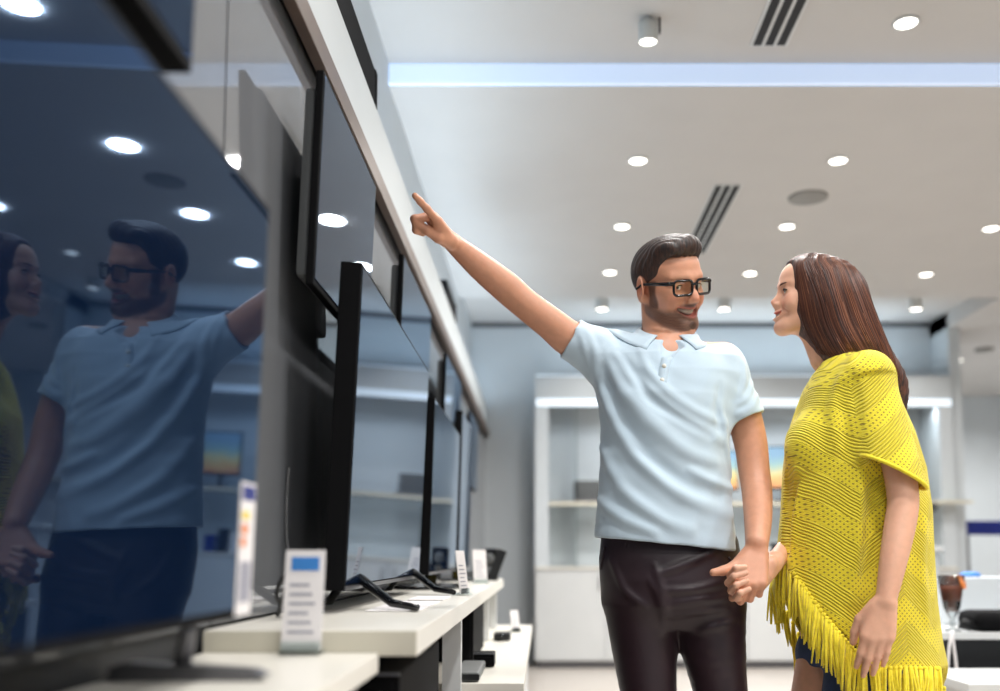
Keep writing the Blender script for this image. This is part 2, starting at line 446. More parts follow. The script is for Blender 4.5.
tv('small wall television above the third standing one', -0.45, 2.95, 3.70, 1.505, 0.42, 1.8, 'wall', group='televisions on the left wall')
tv('wall television above the fourth standing one', -0.45, 4.30, 5.1, 1.46, 0.44, 1.8, 'wall', group='televisions on the left wall')
tv('last wall television towards the back wall', -0.45, 5.75, 6.5, 1.40, 0.46, 1.8, 'wall', group='televisions on the left wall')

# energy sticker at the far end of the largest screen
gl_ = Matrix.Translation((0, 0, 0.071)) @ Matrix.Rotation(math.radians(1.5), 4, 'Y')
def sticker(name, m, par, *a):
    o = bx(name, m, par, *a); o.data.transform(gl_); return o
st = sticker('energy_label', 'paper', big, -0.0006, 0.0012, 0.396, 0.452, 0.004, 0.168)
for (ya, yb, za, zb_, m_) in ((0.400, 0.448, 0.146, 0.164, 'navy'), (0.402, 0.43, 0.122, 0.132, 'yellow'), (0.402, 0.425, 0.104, 0.116, 'orange'), (0.402, 0.420, 0.088, 0.100, 'orange'), (0.402, 0.445, 0.02, 0.07, 'print')):
    sticker('printed_band', m_, st, 0.0010, 0.0018, ya, yb, za, zb_)

# price cards in slanted holders
def price_card(label, x, y, z, wd, h, rz=0, rx=-8, blue=True, group='price cards standing by the televisions'):
    t = thing('price_card', label, 'price card', (x, y, z), rz, group)
    bm = bmesh.new(); box(bm, -wd/2, wd/2, -0.0015, 0.0015, 0.006, h); bm.transform(Matrix.Rotation(math.radians(rx), 4, 'X')); fin('card', bm, 'paper', t)
    bm = bmesh.new(); box(bm, -wd/2, wd/2, -0.012, 0.03, 0, 0.006, bev=0.001); box(bm, -wd/2, wd/2, -0.004, -0.002, 0.004, 0.02); fin('holder', bm, 'glass', t)
    if blue:
        bm = bmesh.new(); box(bm, -wd*0.34, wd*0.36, -0.0026, -0.0014, h*0.80, h*0.93); bm.transform(Matrix.Rotation(math.radians(rx), 4, 'X')); fin('blue_heading', bm, 'blue', t)
    bm = bmesh.new()
    for k in range(6):
        zz = h*(0.2+0.09*k); box(bm, -wd*0.36, wd*(0.3-0.08*(k % 3)), -0.0022, -0.0014, zz, zz+h*0.025)
    bm.transform(Matrix.Rotation(math.radians(rx), 4, 'X')); fin('printed_lines', bm, 'print', t)
    return t
price_card('tall white price card with a blue heading in front of the second television', -0.362, 1.44, ZC1, 0.060, 0.158)
price_card('narrow white price card before the third television', -0.225, 2.78, ZC2, 0.05, 0.13, rz=1.15, blue=False)
price_card('white price card before the fourth television', -0.25, 3.9, ZC2, 0.06, 0.14, rz=0.5, blue=False)
price_card('small white price card on the far end of the low plinth', -0.12, 4.4, 0.62, 0.05, 0.10, rz=0.8, blue=False)
o = bx('leaflet', 'paper', None, -0.36, -0.25, 1.95, 2.35, ZC2+0.001, ZC2+0.003); own(o, (-0.3, 2.15, ZC2)); tag(o, 'white leaflet lying on the long counter beside the second television foot', 'leaflet')
o = bx('leaflet', 'paper', None, -0.34, -0.25, 2.42, 2.62, ZC2+0.001, ZC2+0.004); own(o, (-0.3, 2.52, ZC2)); tag(o, 'smaller leaflet on the long counter left of the narrow price card', 'leaflet')
# black speaker at the far end of the long counter
t = thing('desktop_speaker', 'upright black speaker at the far end of the long counter', 'speaker', (-0.255, 4.65, ZC2))
bx('body', 'gloss_black', t, -0.04, 0.04, -0.05, 0.05, 0, 0.15, bev=0.012)
bm = bmesh.new(); tube(bm, [(0, -0.05, 0.1), (0, -0.056, 0.1)], [0.026, 0.02], 18); tube(bm, [(0, -0.05, 0.045), (0, -0.056, 0.045)], [0.02, 0.015], 18); fin('driver', bm, 'tvback', t, True)
t = thing('phone_stand', 'small slanted black gadget stand beside the black speaker', 'stand', (-0.235, 4.44, ZC2))
bx('base', 'black', t, -0.03, 0.03, -0.03, 0.03, 0, 0.008, bev=0.002)
bm = bmesh.new(); box(bm, -0.022, 0.022, -0.005, 0.003, 0.004, 0.15, bev=0.002); bm.transform(Matrix.Rotation(0.35, 4, 'Y')); fin('arm', bm, 'black', t)
# loose cables behind the second television
def cable(label, pts, r=0.0028):
    cu = bmesh.new()
    P = [Vector(p) for p in pts]; out = []
    for i in range(len(P)-1):
        p0 = P[max(i-1, 0)]; p1 = P[i]; p2 = P[i+1]; p3 = P[min(i+2, len(P)-1)]
        for k in range(8):
            s = k/8
            out.append(0.5*((2*p1)+(-p0+p2)*s+(2*p0-5*p1+4*p2-p3)*s*s+(-p0+3*p1-3*p2+p3)*s**3))
    out.append(P[-1]); tube(cu, out, r, 8)
    o = fin('power_cable', cu, 'black', None, True); own(o, P[0]); tag(o, label, 'cable', 'cables behind the televisions'); return o
cable('black cable hanging in an arc from the second television to the wall', [(-0.49, 1.83, 1.14), (-0.485, 1.80, 1.08), (-0.475, 1.77, 1.0), (-0.46, 1.76, 0.95), (-0.445, 1.78, 0.905), (-0.44, 1.84, 0.87)])
cable('black cable looped in a knot on the counter behind the price card', [(-0.475, 1.72, 0.862), (-0.455, 1.70, 0.91), (-0.44, 1.73, 0.93), (-0.44, 1.77, 0.90), (-0.46, 1.76, 0.87), (-0.475, 1.71, 0.90), (-0.45, 1.70, 0.94), (-0.43, 1.74, 0.88), (-0.42, 1.83, 0.862)], 0.004)

# ------------------------------------------------------------------ back display niche
NY = 8.3
nx0, nx1 = W(535, 480, NY).x, W(955, 480, NY).x
def nz(py, Y=NY): return W(542, py, Y).z
cab = thing('display_niche', 'wide white wall display with lit canopy and cupboards at the back wall', 'display unit', ((nx0+nx1)/2, 8.5, 0))
cx = (nx0+nx1)/2; hw = (nx1-nx0)/2
ztop = nz(567)
canopy = bx('canopy', 'wall', cab, -hw, hw, NY-8.5, 0.24, nz(401), nz(376), bev=0.004)
bx('light_strip', 'led2', cab, -hw+0.01, hw-0.01, NY-8.5-0.005, NY-8.5+0.03, nz(406), nz(399))
bx('upper_light_strip', 'led2', cab, -hw+0.01, hw-0.4, NY-8.5+0.1, NY-8.5+0.13, nz(376), nz(376)+0.03)
bx('base_body', 'white', cab, -hw, hw, NY-8.5+0.02, 0.24, 0.06, ztop-0.02)
bx('base_top', 'counter', cab, -hw, hw, NY-8.5-0.01, 0.24, ztop-0.02, ztop, bev=0.002)
bx('plinth', 'grey_metal', cab, -hw+0.02, hw-0.02, NY-8.5+0.05, 0.2, 0.0, 0.062)
nd = 6
for k in range(nd):
    xa = -hw+2*hw*k/nd; xb = -hw+2*hw*(k+1)/nd
    d = bx('door', 'white', cab, xa+0.004, xb-0.004, NY-8.5, NY-8.5+0.02, 0.07, ztop-0.03, bev=0.002)
    bx('handle', 'grey_metal', d, (xb-0.06 if k % 2 == 0 else xa+0.05), (xb-0.05 if k % 2 == 0 else xa+0.06), NY-8.5-0.015, NY-8.5, ztop-0.2, ztop-0.08)
for xx in (-hw, hw-0.12):
    bx('side_panel', 'wall', cab, xx, xx+0.12, NY-8.5, 0.24, ztop, nz(401))
for xx in (-hw+0.36, hw-0.42):
    bx('glass_upright', 'glass', cab, xx, xx+0.012, NY-8.5+0.05, 0.2, ztop, nz(401))
sh = bx('shelf', 'glass', cab, -hw+0.12, hw-0.12, NY-8.5+0.03, 0.24, nz(505), nz(502))
bx('shelf_edge', 'counter_edge', cab, -hw+0.12, hw-0.12, NY-8.5+0.022, NY-8.5+0.03, nz(505.5), nz(501.5))
area('canopy_light', (cx, NY+0.08, nz(407)), (0, 0, 0), 2*hw-0.1, 0.04, 20, (0.82, 0.92, 1.0), 160)
area('canopy_uplight', (cx, NY+0.15, nz(372)+0.03), (PI, 0, 0), 2*hw-0.5, 0.04, 15, (0.7, 0.87, 1.0), 170)

# colourful monitors standing on the niche shelf
def gradient_screen():
    m = mat('bright_screen', lin(90, 140, 190), 0.2)
    nt = m.node_tree; b = nt.nodes['Principled BSDF']
    tc = nt.nodes.new('ShaderNodeTexCoord'); sp = nt.nodes.new('ShaderNodeSeparateXYZ'); cr = nt.nodes.new('ShaderNodeValToRGB')
    el = cr.color_ramp.elements
    el[0].position = 0.0; el[0].color = lin(30, 40, 60)
    el[1].position = 1.0; el[1].color = lin(140, 176, 205)
    for p_, c_ in ((0.15, lin(222, 150, 110)), (0.4, lin(228, 190, 130)), (0.55, lin(220, 212, 160)), (0.7, lin(160, 195, 195))):
        e = el.new(p_); e.color = c_
    nz_ = nt.nodes.new('ShaderNodeTexNoise'); nz_.inputs['Scale'].default_value = 3
    ad = nt.nodes.new('ShaderNodeMath'); ad.operation = 'MULTIPLY_ADD'; ad.inputs[1].default_value = 0.35
    nt.links.new(tc.outputs['Generated'], sp.inputs[0]); nt.links.new(nz_.outputs['Fac'], ad.inputs[0]); nt.links.new(sp.outputs['Z'], ad.inputs[2])
    nt.links.new(ad.outputs[0], cr.inputs[0]); nt.links.new(cr.outputs[0], b.inputs['Base Color']); nt.links.new(cr.outputs[0], b.inputs['Emission Color'])
    b.inputs['Emission Strength'].default_value = 0.2
    return m
M['bright_screen'] = gradient_screen()
def monitor(label, px0, px1, pyt, zb, Y, dark=False):
    a = W(px0, pyt, Y); b = W(px1, pyt, Y); h = a.z-zb; wd = b.x-a.x
    t = thing('monitor', label, 'monitor', ((a.x+b.x)/2, Y, zb), 0, 'monitors in the back display')
    bx('casing', 'black', t, -wd/2, wd/2, -0.01, 0.02, h*0.22, h, bev=0.004)
    bx('screen', 'bright_screen' if not dark else 'screen', t, -wd/2+0.012, wd/2-0.012, -0.012, -0.009, h*0.26, h-0.012)
    bx('neck', 'black', t, -wd*0.05, wd*0.05, 0.0, 0.02, 0.01, h*0.3)
    bx('foot', 'black', t, -wd*0.25, wd*0.25, -0.07, 0.08, 0, 0.012, bev=0.003)
zs = nz(501.5)
monitor('bright monitor behind the man\'s left elbow, orange and blue picture', 704, 738, 450, zs, 8.42)
monitor('bright monitor between the man\'s forearm and the woman, warm picture', 764, 803, 446, zs, 8.42)
monitor('dark monitor standing behind the woman in the back display', 806, 850, 452, zs, 8.5, True)
t = thing('laptop', 'thin dark laptop with open lid on the shelf left of the man', 'laptop', (W(590, 480, 8.45).x, 8.45, zs+0.002))
bx('base', 'grey_metal', t, -0.14, 0.14, -0.1, 0.1, 0.0, 0.015, bev=0.003)
bm = bmesh.new(); box(bm, -0.14, 0.14, 0.09, 0.10, 0.01, 0.20, bev=0.002); fin('lid', bm, 'tvback', t)
for i, (px, m_, s, lb) in enumerate(((792, 'navy', 0.045, 'blue boxed product on the back cupboards beside the woman\'s sweater'), (765, 'paper', 0.045, 'white boxed product on the back cupboards behind the joined hands'), (778, 'black', 0.045, 'black boxed product on the back cupboards behind the joined hands'))):
    p = W(px, 560, 8.4)
    o = bx('product_box', m_, None, p.x-s, p.x+s, 8.40-0.001+0.0*i, 8.5, ztop, ztop+0.15+0.03*i, bev=0.003); own(o, (p.x, 8.4, ztop)); tag(o, lb, 'box', 'boxed products on the back cupboards')

# ------------------------------------------------------------------ right-hand side things
# white-topped black display stand with the drink
t = thing('display_table', 'white-topped table with black front at the lower right, behind the woman', 'table', (2.25, 4.1, 0))
zt = W(970, 632, 4.0).z
xl = W(944, 630, 4.0).x-2.25
bx('top', 'white', t, xl-0.02, 0.9, -0.12, 0.5, zt-0.03, zt, bev=0.003)
bx('body', 'black', t, xl+0.01, 0.85, -0.08, 0.45, 0.0, zt-0.03)
bm = bmesh.new()
pts = [W(952, 631, 3.97), W(949, 650, 3.965), W(948, 672, 3.965), W(951, 684, 3.965), W(957, 680, 3.965), W(956, 662, 3.965), W(953, 640, 3.965), W(953, 630, 3.97)]
out = []
for i in range(len(pts)-1):
    for k in range(6):
        p0 = pts[max(i-1, 0)]; p1 = pts[i]; p2 = pts[i+1]; p3 = pts[min(i+2, len(pts)-1)]; s = k/6
        out.append(0.5*((2*p1)+(-p0+p2)*s+(2*p0-5*p1+4*p2-p3)*s*s+(-p0+3*p1-3*p2+p3)*s**3))
tube(bm, out, 0.006, 8); o = fin('cord_loop', bm, 'paper', None, True); own(o, pts[0]); tag(o, 'white looped strap hanging over the black front of the table', 'strap')
# dessert drink in a glass
M['choc'] = mat('chocolate_drink', lin(120, 66, 46), 0.4, noise=0.1, nscale=40)
M['plastic_clear'] = clearglass('cup_plastic', (0.9, 0.92, 0.92, 1))
gp = W(963, 632, 3.95)
t = thing('milkshake_glass', 'clear footed glass of brown chocolate drink with an orange slice', 'drink', (gp.x, 4.05, zt))
k = 1.0
bm = bmesh.new(); lathe(bm, [(0.034, 0), (0.034, 0.004), (0.008, 0.012), (0.008, 0.05), (0.024, 0.078), (0.034, 0.10), (0.056, 0.235), (0.054, 0.235), (0.032, 0.10), (0.012, 0.082)], seg=28); fin('glass', bm, 'plastic_clear', t, True)
bm = bmesh.new(); lathe(bm, [(0.014, 0.083), (0.031, 0.10), (0.048, 0.185), (0.046, 0.19), (0.003, 0.191)], seg=28); fin('drink', bm, 'choc', t, True)
bm = bmesh.new(); tube(bm, [(0.035, -0.025, 0.205), (0.042, -0.030, 0.207)], 0.030, 20); fin('orange_slice', bm, 'orange', t)
t = thing('camera_bag', 'black cloth bag lying on the white table top beside the drink', 'bag', (gp.x+0.25, 4.08, zt))
bm = bmesh.new(); box(bm, -0.17, 0.5, -0.09, 0.12, 0, 0.085, bev=0.035); fin('body', bm, 'matte_black', t, True)
bm = bmesh.new(); tube(bm, [(-0.16, -0.05, 0.03), (-0.22, -0.07, 0.05), (-0.24, -0.07, 0.02), (-0.19, -0.07, 0.012)], 0.008, 8); fin('strap', bm, 'black', t, True)
# frosted white box and blue lid behind
t = thing('storage_tub', 'translucent white tub with a blue lid behind the drink', 'tub', (W(973, 600, 4.45).x, 4.47, zt))
bm = bmesh.new(); box(bm, -0.16, 0.30, -0.07, 0.07, 0, 0.22, bev=0.01); fin('tub', bm, 'wall', t)
bm = bmesh.new(); lathe(bm, [(0.045, 0.22), (0.047, 0.23), (0.036, 0.24), (0.004, 0.243)], seg=24); fin('lid', bm, 'blue', t, True)
t = thing('wall_shelf', 'dark blue wall shelf on the far right wall beside the drink', 'shelf', (W(1000, 528, 8.0).x, 8.9, W(980, 535, 8.9).z))
a0 = W(963, 528, 8.9); b0 = W(1075, 528, 8.9); c0 = t.location.x
bx('board', 'navy', t, a0.x-c0, b0.x-c0, -0.1, 0.1, 0.0, 0.13, bev=0.006)
bx('bracket', 'grey_metal', t, 0.1, 0.14, 0.08, 0.13, -0.7, 0.05)
bx('post', 'grey_metal', t, a0.x-c0+0.05, a0.x-c0+0.09, 0.08, 0.12, -t.location.z, 0.02)
bx('post', 'grey_metal', t, b0.x-c0-0.09, b0.x-c0-0.05, 0.08, 0.12, -t.location.z, 0.02)
# near white counter at the lower right corner
q = W(962, 682, 3.3)
t = thing('white_counter', 'corner of a white counter at the bottom right of the picture', 'counter', (q.x+0.5, 3.5, 0))
bx('top', 'white', t, -0.5, 1.2, -0.25, 0.2, q.z-0.03, q.z, bev=0.003); bx('body', 'white', t, -0.46, 1.15, -0.22, 0.18, 0, q.z-0.03)
# bottle-like white dispenser behind the sweater's back edge
q = W(930, 630, 5.2)
t = thing('water_dispenser', 'white display pedestal behind the woman\'s back', 'pedestal', (q.x, 5.3, 0))
hh = W(930, 552, 5.2).z
bx('body', 'wall', t, -0.10, 0.06, -0.1, 0.1, 0, hh, bev=0.01); bx('top_slab', 'white', t, -0.12, 0.08, -0.12, 0.12, hh, hh+0.03, bev=0.006)
# glass shelf on the right of the niche, by the partition
q = W(945, 502, 8.2)
t = thing('side_shelf', 'small cream edged shelf right of the woman at the niche end', 'shelf', (q.x, 8.2, q.z))
bx('board', 'counter_edge', t, -0.3, 0.22, -0.06, 0.09, -0.012, 0.012, bev=0.002); bx('bracket', 'grey_metal', t, -0.1, -0.08, -0.02, 0.1, -0.08, -0.01)

# ================================================================== sculpting kit: smooth solids meshed with surface nets
def V3(p): return np.array([p[0], p[1], p[2]], float)
def ln(P): return np.sqrt((P*P).sum(1))

class Solid:
    def __init__(s): s.p = []; s.disp = None
    def add(s, f, k=0.02, op='u', always=False): s.p.append((f, k, op, always)); return s
    def rc(s, a, b, ra, rb=None, k=0.02, op='u'):
        a = V3(a); b = V3(b); rb = ra if rb is None else rb; ba = b-a; L2 = max(ba@ba, 1e-12)
        def f(P):
            pa = P-a; t = np.clip(pa@ba/L2, 0, 1)
            return ln(pa-t[:, None]*ba) - (ra+(rb-ra)*t)
        return s.add(f, k, op)
    def chain(s, pts, rs, k=0.02, op='u'):
        if len(pts) > 2:
            Q = spl([list(p)+[r] for p, r in zip(pts, rs)], 4)
        else: Q = [np.array(list(p)+[r]) for p, r in zip(pts, rs)]
        return s.path(Q, k, op)
    def path(s, Q, k, op='u'):
        Q = np.array(Q); A = Q[:-1, :3]; BA = Q[1:, :3]-A; L2 = np.maximum((BA*BA).sum(1), 1e-12)
        def f(P):
            d = None
            for a, ba, l2, ra, rb in zip(A, BA, L2, Q[:-1, 3], Q[1:, 3]):
                pa = P-a; t = np.clip(pa@ba/l2, 0, 1)
                e = ln(pa-t[:, None]*ba) - (ra+(rb-ra)*t)
                d = e if d is None else np.minimum(d, e)
            return d
        return s.add(f, k, op)
    def ell(s, c, r, R=None, k=0.02, op='u'):
        c = V3(c); r = V3(r); r2 = r*r; R = None if R is None else np.array(R, float)
        def f(P):
            q = P-c
            if R is not None: q = q@R
            k0 = ln(q/r); k1 = ln(q/r2)+1e-9
            return k0*(k0-1)/k1
        return s.add(f, k, op)
    def loft(s, T, k=0.02, op='u', n=2.0):
        """rows of z, cx, cy, a, b"""
        T = np.array(sorted(T), float)
        def f(P):
            z = P[:, 2]; g = lambda i: np.interp(z, T[:, 0], T[:, i])
            a = g(3); b = g(4)
            q = (np.abs((P[:, 0]-g(1))/a)**n+np.abs((P[:, 1]-g(2))/b)**n)**(1.0/n)
            d = (q-1)*np.minimum(a, b)
            return np.maximum(np.maximum(d, z-T[-1, 0]), T[0, 0]-z)
        return s.add(f, k, op)
    def cuff(s, a, b, ra, rb, k=0.02, hollow=0.03, wall=0.006, fl=None, cut=None):
        """open-ended sleeve from a to b; fl = (unit vector, factor) flattens it"""
        a = V3(a); b = V3(b); L = np.linalg.norm(b-a); d = (b-a)/L
        def f(P):
            pa = P-a; t = pa@d; q = pa-t[:, None]*d; te = t if cut is None else (P-b)@V3(cut)+L
            if fl is not None:
                c = q@V3(fl[0]); q = q+((1/fl[1])-1)*c[:, None]*V3(fl[0])
            r = ln(q); R = ra+(rb-ra)*np.clip(t/L, 0, 1)
            o = np.where(t < 0, ln(pa)-ra, np.maximum(r-R, te-L))
            i = np.maximum(r-(R-wall), L-hollow-te)
            return np.maximum(o, -i)
        return s.add(f, k)
    def ev(s, P, idx=None):
        d = np.full(len(P), 10.0)
        for i in (range(len(s.p)) if idx is None else idx):
            f, k, op, _ = s.p[i]; v = f(P)
            if op == 'u':
                h = np.maximum(k-np.abs(d-v), 0)/k; d = np.minimum(d, v)-h*h*k*0.25
            else:
                if op == 's': v = -v
                h = np.maximum(k-np.abs(d-v), 0)/k; d = np.maximum(d, v)+h*h*k*0.25
        if s.disp is not None: d = d+s.disp(P)
        return d
    def mesh(s, lo, hi, h, B=12):
        lo = V3(lo); n = np.ceil((V3(hi)-lo)/(h*B)).astype(int)
        hd = h*B*0.5*math.sqrt(3)
        g = np.stack(np.meshgrid(*[np.arange(k) for k in n], indexing='ij'), -1).reshape(-1, 3)
        cen = lo+(g+0.5)*h*B
        PD = np.stack([p[0](cen) for p in s.p], 1)
        D = s.ev(cen)
        act = np.abs(D) < hd*1.5+0.012
        g = g[act]; PD = PD[act]
        un = np.array([p[2] == 'u' for p in s.p]); kk = np.array([p[1] for p in s.p]); aw = np.array([p[3] for p in s.p])
        mn = PD[:, un].min(1)
        keep = np.where(un[None], PD < (mn[:, None]+2.6*hd+kk[None]), (PD < 2.6*hd+kk[None])) | aw[None]
        keep |= np.array([p[2] == 'i' for p in s.p])[None]
        r = np.arange(B+1)*h
        off = np.stack(np.meshgrid(r, r, r, indexing='ij'), -1).reshape(-1, 3)
        V = np.empty((len(g), B+1, B+1, B+1), np.float32)
        for i in range(len(g)):
            V[i] = s.ev(lo+g[i]*h*B+off, np.nonzero(keep[i])[0]).reshape(B+1, B+1, B+1)
        V[V == 0] = 1e-6
        S = V < 0
        cs = np.zeros((len(g), B, B, B), np.int8)
        for a in (0, 1):
            for b in (0, 1):
                for c in (0, 1): cs += S[:, a:a+B, b:b+B, c:c+B]
        ce = np.argwhere((cs > 0) & (cs < 8))
        bi = ce[:, 0]; c3 = ce[:, 1:]
        acc = np.zeros((len(ce), 3)); cnt = np.zeros(len(ce))
        cor = [(a, b, c) for a in (0, 1) for b in (0, 1) for c in (0, 1)]
        for a in cor:
            for ax in range(3):
                if a[ax]: continue
                b = list(a); b[ax] = 1
                va = V[bi, c3[:, 0]+a[0], c3[:, 1]+a[1], c3[:, 2]+a[2]].astype(float)
                vb = V[bi, c3[:, 0]+b[0], c3[:, 1]+b[1], c3[:, 2]+b[2]].astype(float)
                m = (va < 0) != (vb < 0)
                t = np.where(m, va/np.where(m, va-vb, 1), 0)
                q = np.array(a, float)[None].repeat(len(ce), 0); q[:, ax] += t
                acc += q*m[:, None]; cnt += m
        cell = g[bi]*B+c3
        verts = lo+(cell+acc/cnt[:, None])*h
        big = 1 << 20
        key = lambda c: ((c[:, 0].astype(np.int64)+1)*big+c[:, 1]+1)*big+c[:, 2]+1
        K = key(cell); o = np.argsort(K); Ks = K[o]
        faces = []
        for ax in range(3):
            sl = [slice(0, B)]*3; s2 = list(sl); s2[ax] = slice(1, B+1)
            A = S[(slice(None),)+tuple(sl)]; Bb = S[(slice(None),)+tuple(s2)]
            e = np.argwhere(A != Bb)
            if not len(e): continue
            ins = A[e[:, 0], e[:, 1], e[:, 2], e[:, 3]]
            c = g[e[:, 0]]*B+e[:, 1:]
            u, v = (ax+1) % 3, (ax+2) % 3
            q = []
            for du, dv in ((1, 1), (0, 1), (0, 0), (1, 0)):
                cc = c.copy(); cc[:, u] -= du; cc[:, v] -= dv
                kq = key(cc); j = np.clip(np.searchsorted(Ks, kq), 0, len(Ks)-1)
                q.append(np.where(Ks[j] == kq, o[j], -1))
            q = np.stack(q, 1)
            q[~ins] = q[~ins][:, ::-1]
            faces.append(q[(q >= 0).all(1)])
        return verts, np.concatenate(faces)
    def build(s, name, m, lo, hi, h, parent=None, color=None, relax=1, loc=None):
        v, f = s.mesh(lo, hi, h)
        for _ in range(relax):                           # light umbrella smoothing
            a = np.zeros_like(v); c = np.zeros(len(v))
            for i in range(4):
                j = (i+1) % 4
                for x, y_ in ((i, j), (j, i)):
                    np.add.at(a, f[:, x], v[f[:, y_]]); np.add.at(c, f[:, x], 1)
            v = v*0.5+0.5*a/np.maximum(c, 1)[:, None]
        me = bpy.data.meshes.new(name)
        base = V3(loc) if loc is not None else np.zeros(3)
        me.vertices.add(len(v)); me.vertices.foreach_set('co', (v-base).astype(np.float32).ravel())
        me.loops.add(len(f)*4); me.loops.foreach_set('vertex_index', f.astype(np.int32).ravel())
        me.polygons.add(len(f)); me.polygons.foreach_set('loop_start', np.arange(0, len(f)*4, 4, dtype=np.int32))
        me.update(calc_edges=True); me.validate()
        me.polygons.foreach_set('use_smooth', np.ones(len(me.polygons), bool))
        if color is not None:
            at = me.color_attributes.new('Col', 'FLOAT_COLOR', 'POINT')
            at.data.foreach_set('color', color(v).astype(np.float32).ravel())
        return link(name, me, m, parent)

def hits(S, pts, off=0.0, y0=1.7, y1=2.9):
    """first points of solid S on the sight lines through pixels pts; None where missed"""
    D = np.array([V3(W(x, y_, 1.0)-Vector((0, 0, CAMZ))) for x, y_ in pts]); D /= ln(D)[:, None]
    t = np.full(len(D), y0); o = np.array([0, 0, CAMZ]); live = np.arange(len(D))
    for _ in range(140):
        if not len(live): break
        v = S.ev(o+D[live]*t[live, None])-off
        t[live] += np.where(v < 0.0004, 0, np.maximum(v*0.6, 0.0005))
        live = live[(v >= 0.0004) & (t[live] < y1*1.2)]
    return [Vector(o+d*q) if q < y1*1.2 else None for d, q in zip(D, t)]
def hit(S, px, py, off=0.0, y0=1.7, y1=2.9): return hits(S, [(px, py)], off, y0, y1)[0]

def spl(pts, n):
    P = [np.array(p, float) for p in pts]; out = []
    for i in range(len(P)-1):
        p0 = P[max(i-1, 0)]; p1 = P[i]; p2 = P[i+1]; p3 = P[min(i+2, len(P)-1)]
        for k in range(n):
            s = k/n; out.append(0.5*((2*p1)+(-p0+p2)*s+(2*p0-5*p1+4*p2-p3)*s*s+(-p0+3*p1-3*p2+p3)*s**3))
    out.append(P[-1]); return out

def frame(yaw, pitch, roll):
    """columns: person's right, forward, up. yaw 0 faces the viewer, positive turns to picture right; pitch down; roll to picture right"""
    s_, c_ = math.sin(yaw), math.cos(yaw)
    f = Vector((s_, -c_, 0)); u = Vector((0, 0, 1)); r = f.cross(u)
    q = Matrix.Rotation(-pitch, 3, r); f = q@f; u = q@u
    q = Matrix.Rotation(roll, 3, f)
    r = q@r; u = q@u
    return np.array([r, f, u]).T

def hand(S, wrist, f, n, s_, curls, sc=1.0, thumb=None, spread=0.0, k=0.006, pk=0.012):
    """wrist point, finger direction f, back-of-hand normal n, thumb side s_; curls per finger (3 angles)"""
    w_ = Vector(wrist); f = Vector(f).normalized(); n = Vector(n); n = (n-f*n.dot(f)).normalized(); s_ = Vector(s_); s_ = (s_-f*s_.dot(f)-n*s_.dot(n)).normalized()
    kx = (0.029, 0.010, -0.010, -0.028); ky = (0.090, 0.094, 0.089, 0.080); rr = (0.0098, 0.0100, 0.0094, 0.0084)
    L = ((0.043, 0.026, 0.020), (0.047, 0.029, 0.021), (0.043, 0.027, 0.020), (0.034, 0.021, 0.018))
    for i in range(4):
        kn = w_+f*ky[i]*sc+s_*kx[i]*sc
        S.rc(w_+s_*kx[i]*0.5*sc+f*0.006*sc, kn, 0.0145*sc, rr[i]*1.18*sc, pk)
        S.rc(w_+s_*kx[i]*0.6*sc+f*0.03*sc-n*0.008*sc, kn-n*0.005*sc-f*0.012*sc, 0.014*sc, rr[i]*1.1*sc, pk)
        d = (f+s_*spread*(1.5-i)).normalized(); p = kn; a = 0; r = rr[i]*sc
        ax = s_
        for j in range(3):
            a += curls[i][j]
            ra = math.radians(a); dd = d*math.cos(ra)-n*math.sin(ra)
            q = p+dd*L[i][j]*sc
            S.rc(p, q, r, r*0.91, k if j else 0.008); r *= 0.91; p = q
    if thumb:
        p = w_+s_*0.022*sc+f*0.018*sc-n*0.006*sc
        tr = (0.0175, 0.0125, 0.0112, 0.0088)
        for j, (t_, l_) in enumerate(zip(thumb, (0.044, 0.033, 0.026))):
            t_ = (f*t_[0]+s_*t_[1]+n*t_[2]).normalized(); q = p+t_*l_*sc
            S.rc(p, q, tr[j]*sc, tr[j+1]*sc, 0.012 if j == 0 else k); p = q

